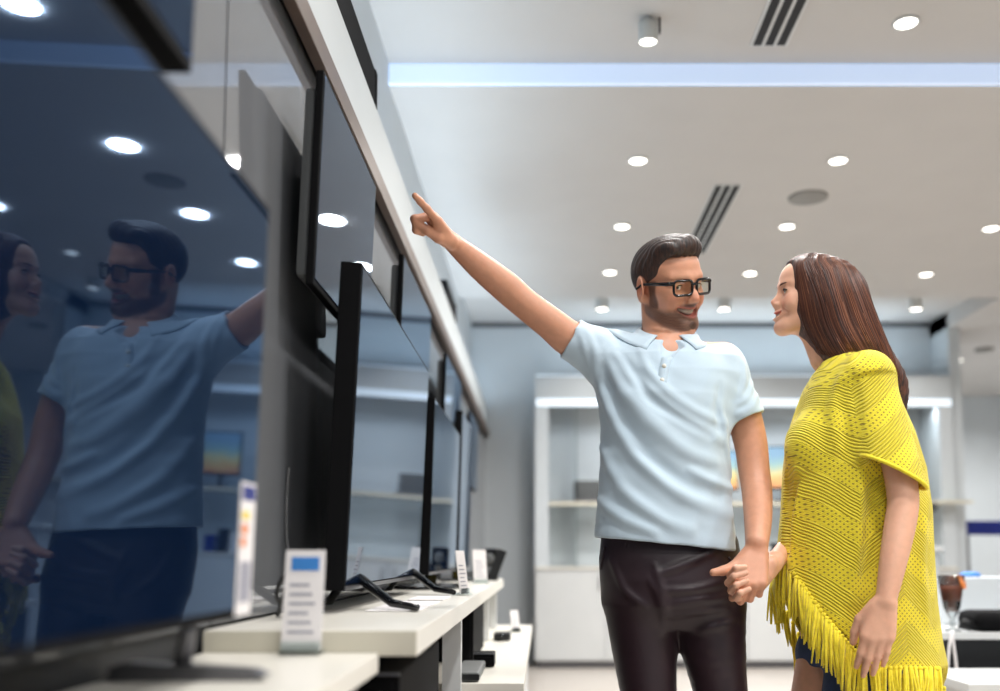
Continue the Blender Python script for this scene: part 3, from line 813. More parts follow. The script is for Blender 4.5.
def head(S, c, R, sc, male, smile=1.0):
    c = V3(c)
    T = lambda x, y, z: c+R@(np.array([x, y, z])*sc)
    e = lambda p, r, k=0.02, op='u', Rr=None: S.ell(T(*p), np.array(r)*sc, R if Rr is None else R@Rr, k*sc, op)
    rc = lambda a, b, ra, rb, k=0.015, op='u': S.rc(T(*a), T(*b), ra*sc, rb*sc, k*sc, op)
    w_ = 1.0 if male else 0.95
    e((0, -0.008, 0.034), (0.076*w_, 0.092, 0.082))
    e((0, 0.030, 0.040), (0.064*w_, 0.062, 0.056), 0.03)
    e((0, 0.022, -0.022), (0.064*w_, 0.070, 0.068), 0.03)
    e((0, 0.030, -0.060), (0.050*w_, 0.056, 0.050), 0.03)
    for s_ in (-1, 1):
        rc((s_*0.052*w_, -0.002, -0.052), (s_*0.024, 0.062, -0.096), 0.020, 0.018, 0.03)
        rc((s_*0.014, 0.080 if male else 0.076, -0.100), (0, 0.083 if male else 0.079, -0.101), 0.016, 0.016, 0.02)
        rc((s_*0.046, 0.072, 0.022), (s_*0.012, 0.089, 0.020), 0.010 if male else 0.005, 0.010 if male else 0.005, 0.018)
        e((s_*0.040, 0.066, -0.036), (0.022, 0.022, 0.020), 0.022)
        rc((s_*0.056, 0.040, -0.012), (s_*0.044, 0.066, -0.016), 0.014, 0.012, 0.02)
        e((s_*0.033, 0.094 if male else 0.096, -0.001), (0.018, 0.014, 0.0105), 0.014, 's')
        # eyelids
        e((s_*0.033, 0.0745, 0.0), (0.0165, 0.0140, 0.0135), 0.006)
        e((s_*0.033, 0.0905, -0.001), (0.0130, 0.0045, 0.0022 if male else 0.0036), 0.003, 's')
        # nose wing
        e((s_*0.0125, 0.098, -0.038), (0.0085, 0.011, 0.0080), 0.008) if male else e((s_*0.0105, 0.096, -0.036), (0.0070, 0.010, 0.0062), 0.008)
        # ear
        tilt = np.array(Matrix.Rotation(s_*-0.35, 3, 'Z')@Matrix.Rotation(0.15, 3, 'X'))
        e((s_*0.081*w_, -0.010, -0.006), (0.0075, 0.021, 0.034), 0.008, 'u', tilt)
        e((s_*0.0870*w_, -0.006, -0.001), (0.0045, 0.011, 0.020), 0.005, 's', tilt)
        rc((s_*0.078*w_, 0.002, -0.034), (s_*0.077*w_, -0.002, -0.026), 0.007, 0.007, 0.006)
    if male:
        rc((0, 0.087, 0.016), (0, 0.104, -0.020), 0.0075, 0.0090, 0.012)
        rc((0, 0.104, -0.020), (0, 0.111, -0.032), 0.0090, 0.0112, 0.010)
    else:
        rc((0, 0.086, 0.014), (0, 0.098, -0.018), 0.0065, 0.0070, 0.012)
        rc((0, 0.098, -0.018), (0, 0.110, -0.028), 0.0068, 0.0066, 0.008)
    rc((0, 0.102, -0.038), (0, 0.095, -0.048), 0.007, 0.008, 0.010)
    # lips pulled into a smile
    n = 6; MW, MC, MO = (0.0335, 0.0135, 0.0082) if male else (0.0290, 0.0105, 0.0058)
    mo = []
    for i in range(-n, n+1):
        x = i/n; mo.append((x*MW, (0.0955 if male else 0.0985)-(0.024 if male else 0.019)*x*x, -0.0675+MC*x*x))
    for i in range(2*n):
        a, b = mo[i], mo[i+1]
        xm = abs((i+.5-n)/n)
        rc((a[0], a[1], a[2]+MO*(1-xm)), (b[0], b[1], b[2]+MO*(1-xm)), 0.0048, 0.0048, 0.006)
        rc((a[0], a[1]-0.001, a[2]-(MO+0.002)*(1-xm**2)), (b[0], b[1]-0.001, b[2]-(MO+0.002)*(1-xm**2)), 0.0055, 0.0055, 0.007)
    for i in range(1, 2*n-1):
        a, b = mo[i], mo[i+1]; xm = abs((i+.5-n)/n); r = (MO-0.0005)*(1-xm**3)+0.001
        rc((a[0], a[1]+0.004, a[2]-0.001), (b[0], b[1]+0.004, b[2]-0.001), r, r, 0.002, 's')
        rc((a[0], a[1]-0.004, a[2]-0.001), (b[0], b[1]-0.004, b[2]-0.001), r, r, 0.002, 's')
    # nasolabial crease
    for s_ in (-1, 1):
        rc((s_*0.021, 0.0985, -0.038), (s_*0.042, 0.076, -0.060), 0.0026 if male else 0.0012, 0.0020 if male else 0.0010, 0.008 if male else 0.012, 's')
    return T

def face_parts(T, R, sc, parent, male):
    """teeth, eyes, brows"""
    bm = bmesh.new(); rows = []
    tw, tc_, th = (0.0295, 0.0115, 1.25) if male else (0.024, 0.007, 0.7)
    for j, (dz, dy) in enumerate(((0.0075, -0.006), (0.0055, -0.0015), (-0.000, -0.0010), (-0.0042, -0.002), (-0.0052, -0.006))):
        rows.append([bm.verts.new(T(x*tw, (0.0915 if male else 0.0950)-0.020*x*x+dy, -0.0655+tc_*x*x+dz*th*(1-0.5*x*x))) for x in np.linspace(-1, 1, 25)])
    for a, b in zip(rows, rows[1:]):
        for i in range(24): bm.faces.new((a[i], a[i+1], b[i+1], b[i]))
    bmesh.ops.solidify(bm, geom=bm.faces[:], thickness=0.001)
    fin('teeth', bm, 'teeth', parent, True)
    for s_ in (-1, 1):
        bm = bmesh.new(); bmesh.ops.create_uvsphere(bm, u_segments=24, v_segments=16, radius=0.0125*sc)
        bm.transform(Matrix.Translation(T(s_*0.033, 0.0758, -0.001))); eye = fin('eye', bm, 'eyewhite', parent, True)
        g = 0.004 if male else -0.002
        bm = bmesh.new(); bmesh.ops.create_uvsphere(bm, u_segments=16, v_segments=10, radius=0.0062*sc)
        bm.transform(Matrix.Translation(T(s_*0.033+g, 0.0823, -0.001))); fin('iris', bm, 'iris', eye, True)
        # lash line
        bm = bmesh.new()
        tube(bm, [T(s_*(0.033+0.0150*x), (0.0885 if male else 0.0905)-0.006*x*x-(0.002 if x*s_ > 0 else 0), 0.0036-0.0036*x*x) for x in np.linspace(-1, 1, 9)], [q_*(1.0 if male else 1.9) for q_ in (0.0006, 0.001, 0.0012, 0.0013, 0.0013, 0.0013, 0.0013, 0.0012, 0.0006)], 6)
        fin('eyelashes', bm, 'brow', eye, True)
        bm = bmesh.new()
        xs = np.linspace(0, 1, 9)
        tube(bm, [T(s_*(0.013+0.038*x), (0.0955 if male else 0.0975)-0.020*x**1.6-0.002, (0.0215+0.010*math.sin(x*2.4)-0.002*x) if male else (0.0185+0.0055*math.sin(x*2.4)-0.002*x)) for x in xs], [(0.0042 if male else 0.0038)*(0.55+0.45*math.sin(math.pi*(0.15+0.75*x)))*(1.0-0.5*x) for x in xs], 8)
        fin('eyebrow', bm, 'brow' if male else 'brow_soft', parent, True)

def skin_mat(name, rough=0.45):
    m = mat(name, lin(200, 150, 120), rough, attr='Col', noise=0.05, nscale=55, bump=0.12, bscale=420)
    b = m.node_tree.nodes['Principled BSDF']
    b.inputs['Subsurface Weight'].default_value = 0.12
    b.inputs['Subsurface Radius'].default_value = (1.0, 0.35, 0.2)
    b.inputs['Subsurface Scale'].default_value = 0.006
    return m
M['skin'] = skin_mat('skin')
M['teeth'] = mat('teeth', lin(238, 232, 218), 0.25, noise=0.03)
M['eyewhite'] = mat('eye_white', lin(225, 220, 214), 0.2, noise=0.02)
M['iris'] = mat('iris', lin(40, 28, 22), 0.1, noise=0.1)
M['brow_soft'] = mat('brown_brow', lin(96, 62, 48), 0.7, noise=0.2, nscale=300)
M['brow'] = mat('brow_hair', lin(38, 26, 22), 0.6, noise=0.2, nscale=300)

def strand_mat(name, c1, c2, sx, rough=0.35):
    m = mat(name, c1, rough, spec=0.6)
    nt = m.node_tree; b = nt.nodes['Principled BSDF']
    tc = nt.nodes.new('ShaderNodeTexCoord'); mp = nt.nodes.new('ShaderNodeMapping'); mp.inputs['Scale'].default_value = sx
    n = nt.nodes.new('ShaderNodeTexNoise'); n.inputs['Scale'].default_value = 1.0; n.inputs['Detail'].default_value = 5
    cr = nt.nodes.new('ShaderNodeValToRGB'); cr.color_ramp.elements[0].position = 0.35; cr.color_ramp.elements[1].position = 0.68
    cr.color_ramp.elements[0].color = c1; cr.color_ramp.elements[1].color = c2
    bp = nt.nodes.new('ShaderNodeBump'); bp.inputs['Strength'].default_value = 0.7; bp.inputs['Distance'].default_value = 0.003
    nt.links.new(tc.outputs['Object'], mp.inputs['Vector']); nt.links.new(mp.outputs[0], n.inputs['Vector'])
    nt.links.new(n.outputs['Fac'], cr.inputs[0]); nt.links.new(cr.outputs[0], b.inputs['Base Color'])
    nt.links.new(n.outputs['Fac'], bp.inputs['Height']); nt.links.new(bp.outputs[0], b.inputs['Normal'])
    return m

def smooth01(x): x = np.clip(x, 0, 1); return x*x*(3-2*x)
def mix(c, d, t): return c*(1-t[:, None])+np.array(d)[None]*t[:, None]

# ================================================================== the man
YM = 2.42
man = thing('person', 'smiling bearded man in black glasses, light polo shirt and dark trousers, pointing up', 'person', (0.32, 2.43, 0))
HM = frame(math.radians(35), math.radians(14), math.radians(13))
SCM = 0.99
HCM = V3(W(694, 286, 2.35)) - HM@np.array([0, 0.106, 0.0])*SCM
Bm = Solid()
TM = head(Bm, HCM, HM, SCM, True)
# neck
nb = W(664, 352, 2.44)
Bm.rc(TM(0, -0.030, -0.045), nb, 0.047, 0.055, 0.025)
Bm.rc(TM(0, -0.008, -0.07), W(666, 350, 2.42), 0.030, 0.038, 0.02)
# trunk (under the shirt)
Bm.rc(W(610, 356, 2.43), W(722, 360, 2.43), 0.045, 0.045, 0.04)
Bm.rc(W(664, 372, 2.44), W(664, 540, 2.43), 0.085, 0.075, 0.05)
# right arm, raised and pointing
Bm.chain([W(604, 354, 2.43), W(572, 340, 2.41), W(550, 323, 2.385), W(524, 303, 2.365), W(507, 288, 2.35), W(480, 266, 2.315), W(453, 243, 2.27)],
         [0.052, 0.0470, 0.0415, 0.0385, 0.0395, 0.0340, 0.0230], 0.02)
wr = W(452, 242, 2.27)
f = ((W(430, 222, 2.27)-wr).normalized()*0.62+Vector((0, -0.78, 0))).normalized()
n_ = Vector((0.75, 0.0, 0.65)); n_ = (n_-f*n_.dot(f)).normalized(); s_ = n_.cross(f)
hand(Bm, wr, f, n_, s_, ((2, 2, 0), (50, 98, 55), (56, 98, 60), (62, 95, 60)), 1.0, thumb=((0.85, 0.2, -0.38), (0.9, -0.2, -0.25), (0.85, -0.4, -0.25)), k=0.005)
# left arm, hanging, hand held
Bm.chain([W(724, 366, 2.43), W(740, 405, 2.43), W(750, 440, 2.425), W(754, 470, 2.41), W(757, 492, 2.38), W(758, 520, 2.31), W(757, 543, 2.25)],
         [0.052, 0.0465, 0.0425, 0.0395, 0.0380, 0.0335, 0.0275], 0.02)
wl = W(757, 551, 2.245)
f = (W(749, 587, 2.20)-wl).normalized()
hand(Bm, wl, f, Vector((-0.15, -1, 0.1)), (-1, 0, 0), ((50, 62, 30), (58, 66, 35), (64, 66, 35), (66, 66, 35)), 1.0, thumb=((0.88, 0.50, 0.1), (0.75, 0.75, 0.25), (0.6, 0.85, 0.3)), k=0.005)
# legs
Bm.chain([W(640, 570, 2.44), W(648, 691, 2.43), Vector((0.27, 2.42, 0.50)), Vector((0.26, 2.46, 0.09))], [0.07, 0.058, 0.048, 0.035], 0.03)
Bm.chain([W(702, 570, 2.44), W(718, 691, 2.42), Vector((0.46, 2.40, 0.50)), Vector((0.47, 2.44, 0.09))], [0.07, 0.058, 0.048, 0.035], 0.03)
Bm.rc((0.26, 2.46, 0.06), (0.24, 2.33, 0.045), 0.034, 0.028); Bm.rc((0.47, 2.44, 0.06), (0.50, 2.31, 0.045), 0.034, 0.028)

def man_col(v):
    q = (v-HCM)@HM/SCM
    c = np.tile(np.array(lin(206, 148, 118)[:3]), (len(v), 1))
    arm = smooth01((v[:, 2]-1.0)/0.0+0) if False else None
    hd = (ln(q) < 0.15)
    x, y, z = q[:, 0], q[:, 1], q[:, 2]
    # rosy cheeks, nose and ears
    for cc, r, a in (((0.042, 0.08, -0.03), 0.03, 0.35), ((-0.042, 0.08, -0.03), 0.03, 0.35), ((0, 0.115, -0.03), 0.02, 0.4), ((0.085, -0.01, 0), 0.035, 0.45), ((-0.085, -0.01, 0), 0.035, 0.45)):
        t = a*smooth01(1-ln(q-np.array(cc))/r); c = mix(c, lin(206, 118, 96)[:3], t)
    # beard
    line = -0.030-0.020*smooth01((y-0.0)/0.06)-0.0*x
    jaw = np.interp(y, [-0.01, 0.02, 0.06, 0.09], [-0.070, -0.088, -0.108, -0.122])
    b = smooth01((line-z)/0.020)*smooth01((y+0.010)/0.014)*smooth01((z-jaw)/0.012)
    mouth = 0
    must = smooth01(1.5-np.sqrt((x/0.026)**2+((z+0.050)/0.007)**2))*smooth01((y-0.07)/0.01)
    n = 0.85+0.15*np.sin(x*900)*np.sin(z*870)*np.sin(y*910)
    goat = smooth01(1.3-np.sqrt((x/0.028)**2+((z+0.100)/0.020)**2))*smooth01((y-0.04)/0.02)
    side = smooth01((0.018-np.abs(y-0.027))/0.008)*smooth01((0.02-z)/0.01)*smooth01((z+0.07)/0.02)*(np.abs(x) > 0.055)
    b = np.clip(np.maximum(np.maximum(b*0.78, must*0.95), np.maximum(goat*0.95, side*0.85)), 0, 1)*n
    c = mix(c, lin(42, 28, 24)[:3], np.clip(b*1.12, 0, 0.93)*hd)
    zc = -0.0675+0.0135*(x/0.0335)**2
    lip = smooth01(1.6-np.sqrt((x/0.030)**2+((z-zc)/0.0120)**2))*smooth01((y-0.06)/0.008)*hd
    c = mix(c, lin(186, 104, 92)[:3], lip*0.9)
    ins = smooth01(1.3-np.sqrt((x/0.030)**2+((z-zc)/0.008)**2))*smooth01((0.0935-0.024*(x/0.0335)**2-y)/0.002)*smooth01((y-0.05)/0.01)*hd
    c = mix(c, lin(70, 26, 26)[:3], ins)
    return np.concatenate([c, np.ones((len(v), 1))], 1)
body = Bm.build('body', 'skin', (-0.40, 2.05, 0.0), (0.78, 2.62, 1.86), 0.003, man, man_col, relax=1)
body.location = (0, 0, 0)
man_parts = [body]

# shirt
def rowsM(T, Y):
    out = []
    for py, xl, xr, b in T:
        a = W(xl, py, Y); c = W(xr, py, Y); out.append((a.z, (a.x+c.x)/2, Y+0.005, (c.x-a.x)/2, b))
    return out
Sh = Solid()
Sh.loft(rowsM([(343, 636, 692, .055), (350, 622, 710, .082), (359, 606, 729, .104), (376, 600, 737, .122), (400, 598, 733, .135), (430, 601, 729, .135), (470, 600, 729, .130), (510, 597, 732, .130), (550, 593, 736, .132), (575, 591, 738, .132)], YM), 0.02, n=2.25)
Sh.cuff(W(622, 368, 2.43), W(570.5, 338.5, 2.405), 0.076, 0.0525, 0.045, wall=0.007)
Sh.rc(W(634, 361, 2.44), W(600, 350, 2.43), 0.040, 0.050, 0.03)
Sh.rc(W(694, 362, 2.44), W(722, 366, 2.43), 0.042, 0.052, 0.03)
Sh.cuff(W(720, 370, 2.43), W(743.5, 420, 2.42), 0.063, 0.0555, 0.035, wall=0.007)
S0 = Solid(); S0.p = list(Sh.p)
for a, b, r in ((W(622, 368, 2.43), W(570.5, 338.5, 2.405), 0.0525), (W(720, 370, 2.43), W(743.5, 420, 2.42), 0.0555)):
    Sh.cuff(a+(b-a)*0.78, b+(b-a)*0.01, r+0.0030, r+0.0022, 0.003, wall=0.009, hollow=0.016)
def ridge(S, base, pts, r, k, off=0.0, op='u'):
    P = hits(base, spl(pts, 5), off); P = [p for p in P if p is not None]
    m = len(P)
    if m < 3: return
    Q = []
    for i in range(m):
        e = math.sin(PI*(i+0.4)/(m-0.2)); d = V3(P[i])-np.array([0, 0, CAMZ]); d /= np.linalg.norm(d)
        p = V3(P[i])+(d if op == 'u' else -d)*r*(1-max(e, 0))*0.9
        Q.append(list(p)+[r*max(e, .15)])
    S.path(Q, k, op)
for pts, r, k in (([(606, 352), (615, 375), (632, 400), (655, 425), (685, 450), (712, 462)], .0095, .03),
                  ([(598, 362), (604, 390), (618, 420), (640, 455), (668, 485), (700, 505), (728, 516)], .0105, .032),
                  ([(612, 346), (626, 366), (640, 385), (662, 405), (690, 425), (720, 440)], .0075, .025),
                  ([(596, 420), (606, 455), (625, 490), (655, 515), (690, 530)], .006, .03),
                  ([(640, 350), (650, 372), (668, 392), (694, 410), (724, 424)], .005, .02),
                  ([(716, 395), (722, 420), (726, 450), (730, 480)], .005, .02),
                  ([(600, 500), (625, 520), (655, 532)], .005, .025),
                  ([(690, 470), (712, 482), (730, 488)], .005, .02),
                  ([(584, 330), (594, 350), (598, 372)], .005, .02),
                  ([(577, 328), (584, 345), (590, 368)], .004, .015),
                  ([(752, 380), (748, 396), (738, 404)], .004, .015),
                  ([(756, 395), (750, 408), (738, 414)], .004, .015),
                  ([(742, 362), (744, 380), (740, 395)], .004, .015)):
    ridge(Sh, S0, pts, r, k, -r*0.35)
for pts, r, k in (([(602, 372), (612, 402), (630, 432), (655, 460), (690, 484), (722, 495)], .0095, .03),
                  ([(722, 385), (719, 405), (722, 428)], .0065, .02),
                  ([(620, 350), (634, 372), (650, 396), (680, 418), (712, 436)], .0065, .02)):
    ridge(Sh, S0, pts, r, k, r*0.55, 's')
ha = V3(W(592, 537, 2.40)); hb = V3(W(736, 552, 2.40))
def hemcut(P):
    t = (P[:, 0]-ha[0])/(hb[0]-ha[0]); z = ha[2]+(hb[2]-ha[2])*t
    return (z-P[:, 2])*0.95
Sh.add(hemcut, 0.004, 'i')
hz_ = ha[2]
def hollow(P):
    A = rowsM([(500, 600, 729, .122), (600, 600, 729, .122)], YM); A = np.array(sorted(A))
    z = P[:, 2]; cx_ = np.interp(z, A[:, 0], A[:, 1]); 
    q = np.sqrt(((P[:, 0]-cx_)/0.166)**2+((P[:, 1]-YM-0.005)/0.118)**2)
    return np.maximum((q-1)*0.118, P[:, 2]-(hz_+0.03))
Sh.add(hollow, 0.004, 's')
# neck opening
nc = W(668, 338, 2.41)
Sh.rc(W(663, 344, 2.44), W(672, 318, 2.40), 0.060, 0.066, 0.008, 's')
vA = W(668, 344, 2.30); vB = W(663, 362, 2.30)
Sh.rc(W(672, 340, 2.335), W(666, 356, 2.305), 0.034, 0.010, 0.006, 's')
def shirt_disp(P):
    return 0.0009*np.sin(P[:, 2]*95+np.sin(P[:, 0]*23)*2)*np.sin(P[:, 0]*60+P[:, 2]*31)
Sh.disp = shirt_disp
def fabric(name, col, s1=900, bump=0.25, rough=0.8, noise=0.03, sheen=0.3):
    return mat(name, col, rough, noise=noise, nscale=14, bump=bump, bscale=s1, sheen=sheen)
M['shirt'] = fabric('polo_fabric', lin(190, 209, 222), 700, 0.3)
shirt = Sh.build('polo_shirt', 'shirt', (0.0, 2.15, 0.9), (0.66, 2.66, 1.62), 0.003, man)
# collar: folded band with two points
Sc = Solid(); Sc.p = S0.p[:5]
bm = bmesh.new()
nk = V3(W(664, 343, 2.435))
NU, NV = 40, 6
gr = []
for i in range(NU+1):
    u = i/NU; ang = math.radians(-90+26)+u*math.radians(360-52)        # starts right of the opening, runs round the back
    row = []
    end = max(0, 1-min(u, 1-u)/0.16)
    for j in range(NV+1):
        v = j/NV
        R_ = 0.0635+0.004*math.sin(v*PI)+v*(0.030+0.010*end)
        z_ = 0.022-v*(0.038+0.016*end)+0.006*math.sin(v*PI)
        x_ = math.cos(ang)*R_; y_ = math.sin(ang)*R_
        z_ += -0.028*(-math.sin(ang)) - 0.0*abs(x_)
        z_ += 0.012*(1+math.sin(ang))*0.5
        x_ += (0.010*end*v)*(1 if math.cos(ang) > 0 else -1)
        q_ = np.array([nk[0]+x_+0.004, nk[1]+y_*1.02, nk[2]+z_+0.010]); rd = np.array([math.cos(ang), math.sin(ang)*0.9, 0.45])
        for _ in range(40):
            if Sc.ev(q_[None])[0] > 0.0035+0.003*math.sin(v*PI): break
            q_ = q_+rd*0.0016
        row.append(bm.verts.new(q_))
    gr.append(row)
for a, b in zip(gr, gr[1:]):
    for j in range(NV): bm.faces.new((a[j], a[j+1], b[j+1], b[j]))
bmesh.ops.recalc_face_normals(bm, faces=bm.faces)
bmesh.ops.solidify(bm, geom=bm.faces[:], thickness=0.0035)
fin('collar', bm, 'shirt', shirt, True)
# placket and buttons
bm = bmesh.new()
L_ = []
for t in np.linspace(0, 1, 9):
    x = 667-6*t; y_ = 357+28*t
    L_.append([hit(S0, x+d, y_, -0.0005) for d in (-5, -4.6, 0, 4.6, 5)])
rows = []
for r_ in L_:
    rows.append([bm.verts.new(p+Vector((0, -0.003 if 0 < i < 4 else 0.002, 0))) for i, p in enumerate(r_)])
for a, b in zip(rows, rows[1:]):
    for j in range(4): bm.faces.new((a[j], a[j+1], b[j+1], b[j]))
bmesh.ops.recalc_face_normals(bm, faces=bm.faces)
bmesh.ops.solidify(bm, geom=bm.faces[:], thickness=0.001)
fin('placket', bm, 'shirt', shirt, True)
M['button'] = mat('button', lin(230, 226, 214), 0.3, noise=0.03)
for x, y_ in ((664, 366), (662, 380)):
    p = hit(S0, x, y_, 0.003); bm = bmesh.new(); tube(bm, [p+Vector((0, 0.001, 0)), p-Vector((0, 0.003, 0))], 0.0055, 14); fin('button', bm, 'button', shirt, True)
# hem band stitch and sleeve cuffs
def ringband(name, a, b, r0, r1, m, parent):
    bm = bmesh.new(); a = Vector(a); b = Vector(b); d = (b-a).normalized(); u = d.orthogonal().normalized(); v_ = d.cross(u)
    rings = []
    for t, rr in ((0, r0-0.003), (0.05, r0+0.0015), (0.95, r1+0.0015), (1.0, r1-0.003)):
        rings.append([bm.verts.new(a+(b-a)*t+(u*math.cos(k*2*PI/40)+v_*math.sin(k*2*PI/40))*rr) for k in range(40)])
    for x, y_ in zip(rings, rings[1:]):
        for k in range(40): bm.faces.new((x[k], x[(k+1) % 40], y_[(k+1) % 40], y_[k]))
    bmesh.ops.solidify(bm, geom=bm.faces[:], thickness=0.001)
    return fin(name, bm, m, parent, True)

# trousers
Tr = Solid()
Tr.loft(rowsM([(525, 603, 731, .105), (541, 601, 738, .108), (560, 599, 741, .115), (580, 600, 743, .120), (605, 605, 744, .115), (628, 622, 738, .080)], 2.43), 0.03, n=2.3)
kR, aR = Vector((0.285, 2.41, 0.50)), Vector((0.265, 2.46, 0.10))
kL, aL = Vector((0.465, 2.39, 0.50)), Vector((0.475, 2.44, 0.10))
Tr.chain([W(639, 600, 2.43), W(644, 645, 2.43), W(648.5, 691, 2.42), kR, aR], [0.090, 0.083, 0.071, 0.062, 0.058], 0.022)
Tr.chain([W(708, 600, 2.43), W(713, 645, 2.42), W(720.5, 691, 2.41), kL, aL], [0.090, 0.082, 0.0675, 0.062, 0.058], 0.022)
T0 = Solid(); T0.p = list(Tr.p)
for pts, r in (([(655, 575), (680, 566), (712, 552)], .005), ([(658, 590), (690, 590), (722, 583)], .0055), ([(675, 603), (700, 600), (730, 598)], .005),
               ([(668, 615), (695, 612), (726, 608)], .005), ([(700, 630), (715, 627), (735, 622)], .004), ([(650, 580), (660, 600), (664, 625)], .005),
               ([(612, 560), (625, 590), (645, 606)], .004), ([(655, 566), (662, 590), (668, 615)], .004)):
    ridge(Tr, T0, pts, r, 0.016, -r*0.3)
Tr.add(lambda P: (0.075-P[:, 2]), 0.003, 'i')
M['trousers'] = fabric('dark_plum_cotton', lin(36, 18, 26), 500, 0.2, 0.42, 0.08, 0.05)
tr_ = Tr.build('trousers', 'trousers', (0.10, 2.22, 0.05), (0.64, 2.64, 1.06), 0.004, man)
bm = bmesh.new()
for x0, y0_, x1, y1_ in ((605, 545, 600, 572), (728, 556, 743, 578)):
    P = [hit(T0, x0+(x1-x0)*t, y0_+(y1_-y0_)*t, 0.001) for t in np.linspace(0.05, 0.9, 6)]
    P = [p for p in P if p is not None]
    if len(P) > 2: tube(bm, P, 0.0022, 6)
fin('pocket_seam', bm, 'trousers', tr_, True)
M['shoe'] = mat('brown_leather', lin(60, 38, 28), 0.35, noise=0.06)
def shoe(x, y_, yaw):
    S = Solid(); d = Vector((math.sin(yaw), -math.cos(yaw), 0)); c = Vector((x, y_, 0))
    S.rc(c+Vector((0, 0, 0.045)), c+d*0.09+Vector((0, 0, 0.042)), 0.042, 0.044); S.rc(c+d*0.09+Vector((0, 0, 0.04)), c+d*0.19+Vector((0, 0, 0.03)), 0.044, 0.034)
    S.rc(c+Vector((0, 0, 0.06)), c+Vector((0, 0, 0.09)), 0.045, 0.045)
    S.add(lambda P: 0.004-P[:, 2], 0.004, 'i')
    return S.build('shoe', 'shoe', (x-0.25, y_-0.26, -0.02), (x+0.25, y_+0.1, 0.16), 0.004, man)
shoe(0.265, 2.47, -0.15); shoe(0.475, 2.45, 0.25)

# hair
def hair_man():
    S = Solid()
    E = lambda p, r, k=0.02, op='u': S.ell(TM(*p), np.array(r)*SCM, HM, k, op)
    E((0, -0.011, 0.036), (0.0805, 0.095, 0.086))
    E((0, 0.018, 0.042), (0.0765, 0.066, 0.062), 0.01)
    E((0.010, 0.040, 0.092), (0.056, 0.050, 0.030), 0.03)
    E((-0.030, 0.010, 0.095), (0.045, 0.070, 0.030), 0.03)
    S.chain([TM(-0.045, 0.050, 0.095), TM(-0.010, 0.072, 0.104), TM(0.030, 0.066, 0.094), TM(0.052, 0.040, 0.080)], [0.016, 0.022, 0.018, 0.010], 0.02)
    def hl(P):
        q = (P-HCM)@HM/SCM
        y_ = q[:, 1]; ax = np.abs(q[:, 0])
        z0 = np.interp(y_, [-0.12, -0.085, -0.045, -0.032, -0.014, 0.006, 0.038, 0.047, 0.054, 0.062, 0.075, 0.11], [-0.072, -0.070, -0.045, 0.010, 0.028, -0.022, -0.020, 0.020, 0.056, 0.070, 0.074, 0.074])
        return (z0-q[:, 2])*0.5
    S.add(hl, 0.006, 'i')
    def earhole(P):
        q = (P-HCM)@HM/SCM
        return (np.sqrt(((np.abs(q[:, 0])-0.084)/0.016)**2+((q[:, 1]+0.010)/0.022)**2+((q[:, 2]+0.004)/0.034)**2)-1)*0.016
    S.add(earhole, 0.004, 's')
    def dsp(P):
        q = (P-HCM)@HM/SCM
        return 0.0010*np.sin(q[:, 0]*360+q[:, 1]*240+np.sin(q[:, 1]*40)*1.5)*smooth01((q[:, 2]-0.02)/0.05)
    S.disp = dsp
    lo = HCM-0.16; hi = HCM+0.17
    o = S.build('hair', 'hair_m', HCM*0-0.16, HCM*0+0.17, 0.0028, man) if False else S.build('hair', 'hair_m', lo, hi, 0.0028, man)
    return o
M['hair_m'] = strand_mat('dark_brown_hair', lin(24, 15, 12), lin(66, 40, 28), (190, 190, 40), 0.5)
hair_man()
face_parts(TM, HM, SCM, man, True)
# glasses
gl = bpy.data.objects.new('glasses', None)
def gp_(x, y_, z): return Vector(TM(x, y_, z))
def rrect(cx_, cz, w_, h_, r, n=6):
    out = []
    for (sx, sz, a0) in ((1, 1, 0), (-1, 1, 90), (-1, -1, 180), (1, -1, 270)):
        for k in range(n+1):
            a = math.radians(a0+90*k/n); out.append((cx_+sx*(w_/2-r)+r*math.cos(a), cz+sz*(h_/2-r)+r*math.sin(a)))
    return out
bm = bmesh.new()
def curve_y(x): return 0.108-2.6*x*x
for s_ in (-1, 1):
    ring = rrect(s_*0.0345, -0.003, 0.054, 0.037, 0.011)
    P = [gp_(x, curve_y(x), z) for x, z in ring]; P.append(P[0]); P.append(P[1])
    tube(bm, P, 0.0034, 8)
tube(bm, [gp_(-0.009, curve_y(0.009), 0.004), gp_(0, 0.110, 0.006), gp_(0.009, curve_y(0.009), 0.004)], 0.0034, 8)
frames = fin('glasses', bm, 'gloss_black', man, True)
for s_ in (-1, 1):
    bm = bmesh.new()
    tube(bm, [gp_(s_*0.061, curve_y(0.061), 0.009), gp_(s_*0.073, 0.086, 0.009), gp_(s_*0.079, 0.06, 0.009), gp_(s_*0.082, 0.0, 0.008), gp_(s_*0.084, -0.022, -0.004)], [0.005, 0.0055, 0.0046, 0.0036, 0.0028], 8)
    fin('temple_arm', bm, 'gloss_black', frames, True)
    bm = bmesh.new()
    ring = rrect(s_*0.0345, -0.003, 0.052, 0.035, 0.010)
    A = [bm.verts.new(gp_(x, curve_y(x)+0.0006, z)) for x, z in ring]; Bv = [bm.verts.new(gp_(x, curve_y(x)-0.0006, z)) for x, z in ring]
    bm.faces.new(A); bm.faces.new(Bv[::-1])
    for k in range(len(A)): bm.faces.new((A[k], Bv[k], Bv[(k+1) % len(A)], A[(k+1) % len(A)]))
    fin('lens', bm, 'lens', frames, True)
bpy.data.objects.remove(gl)

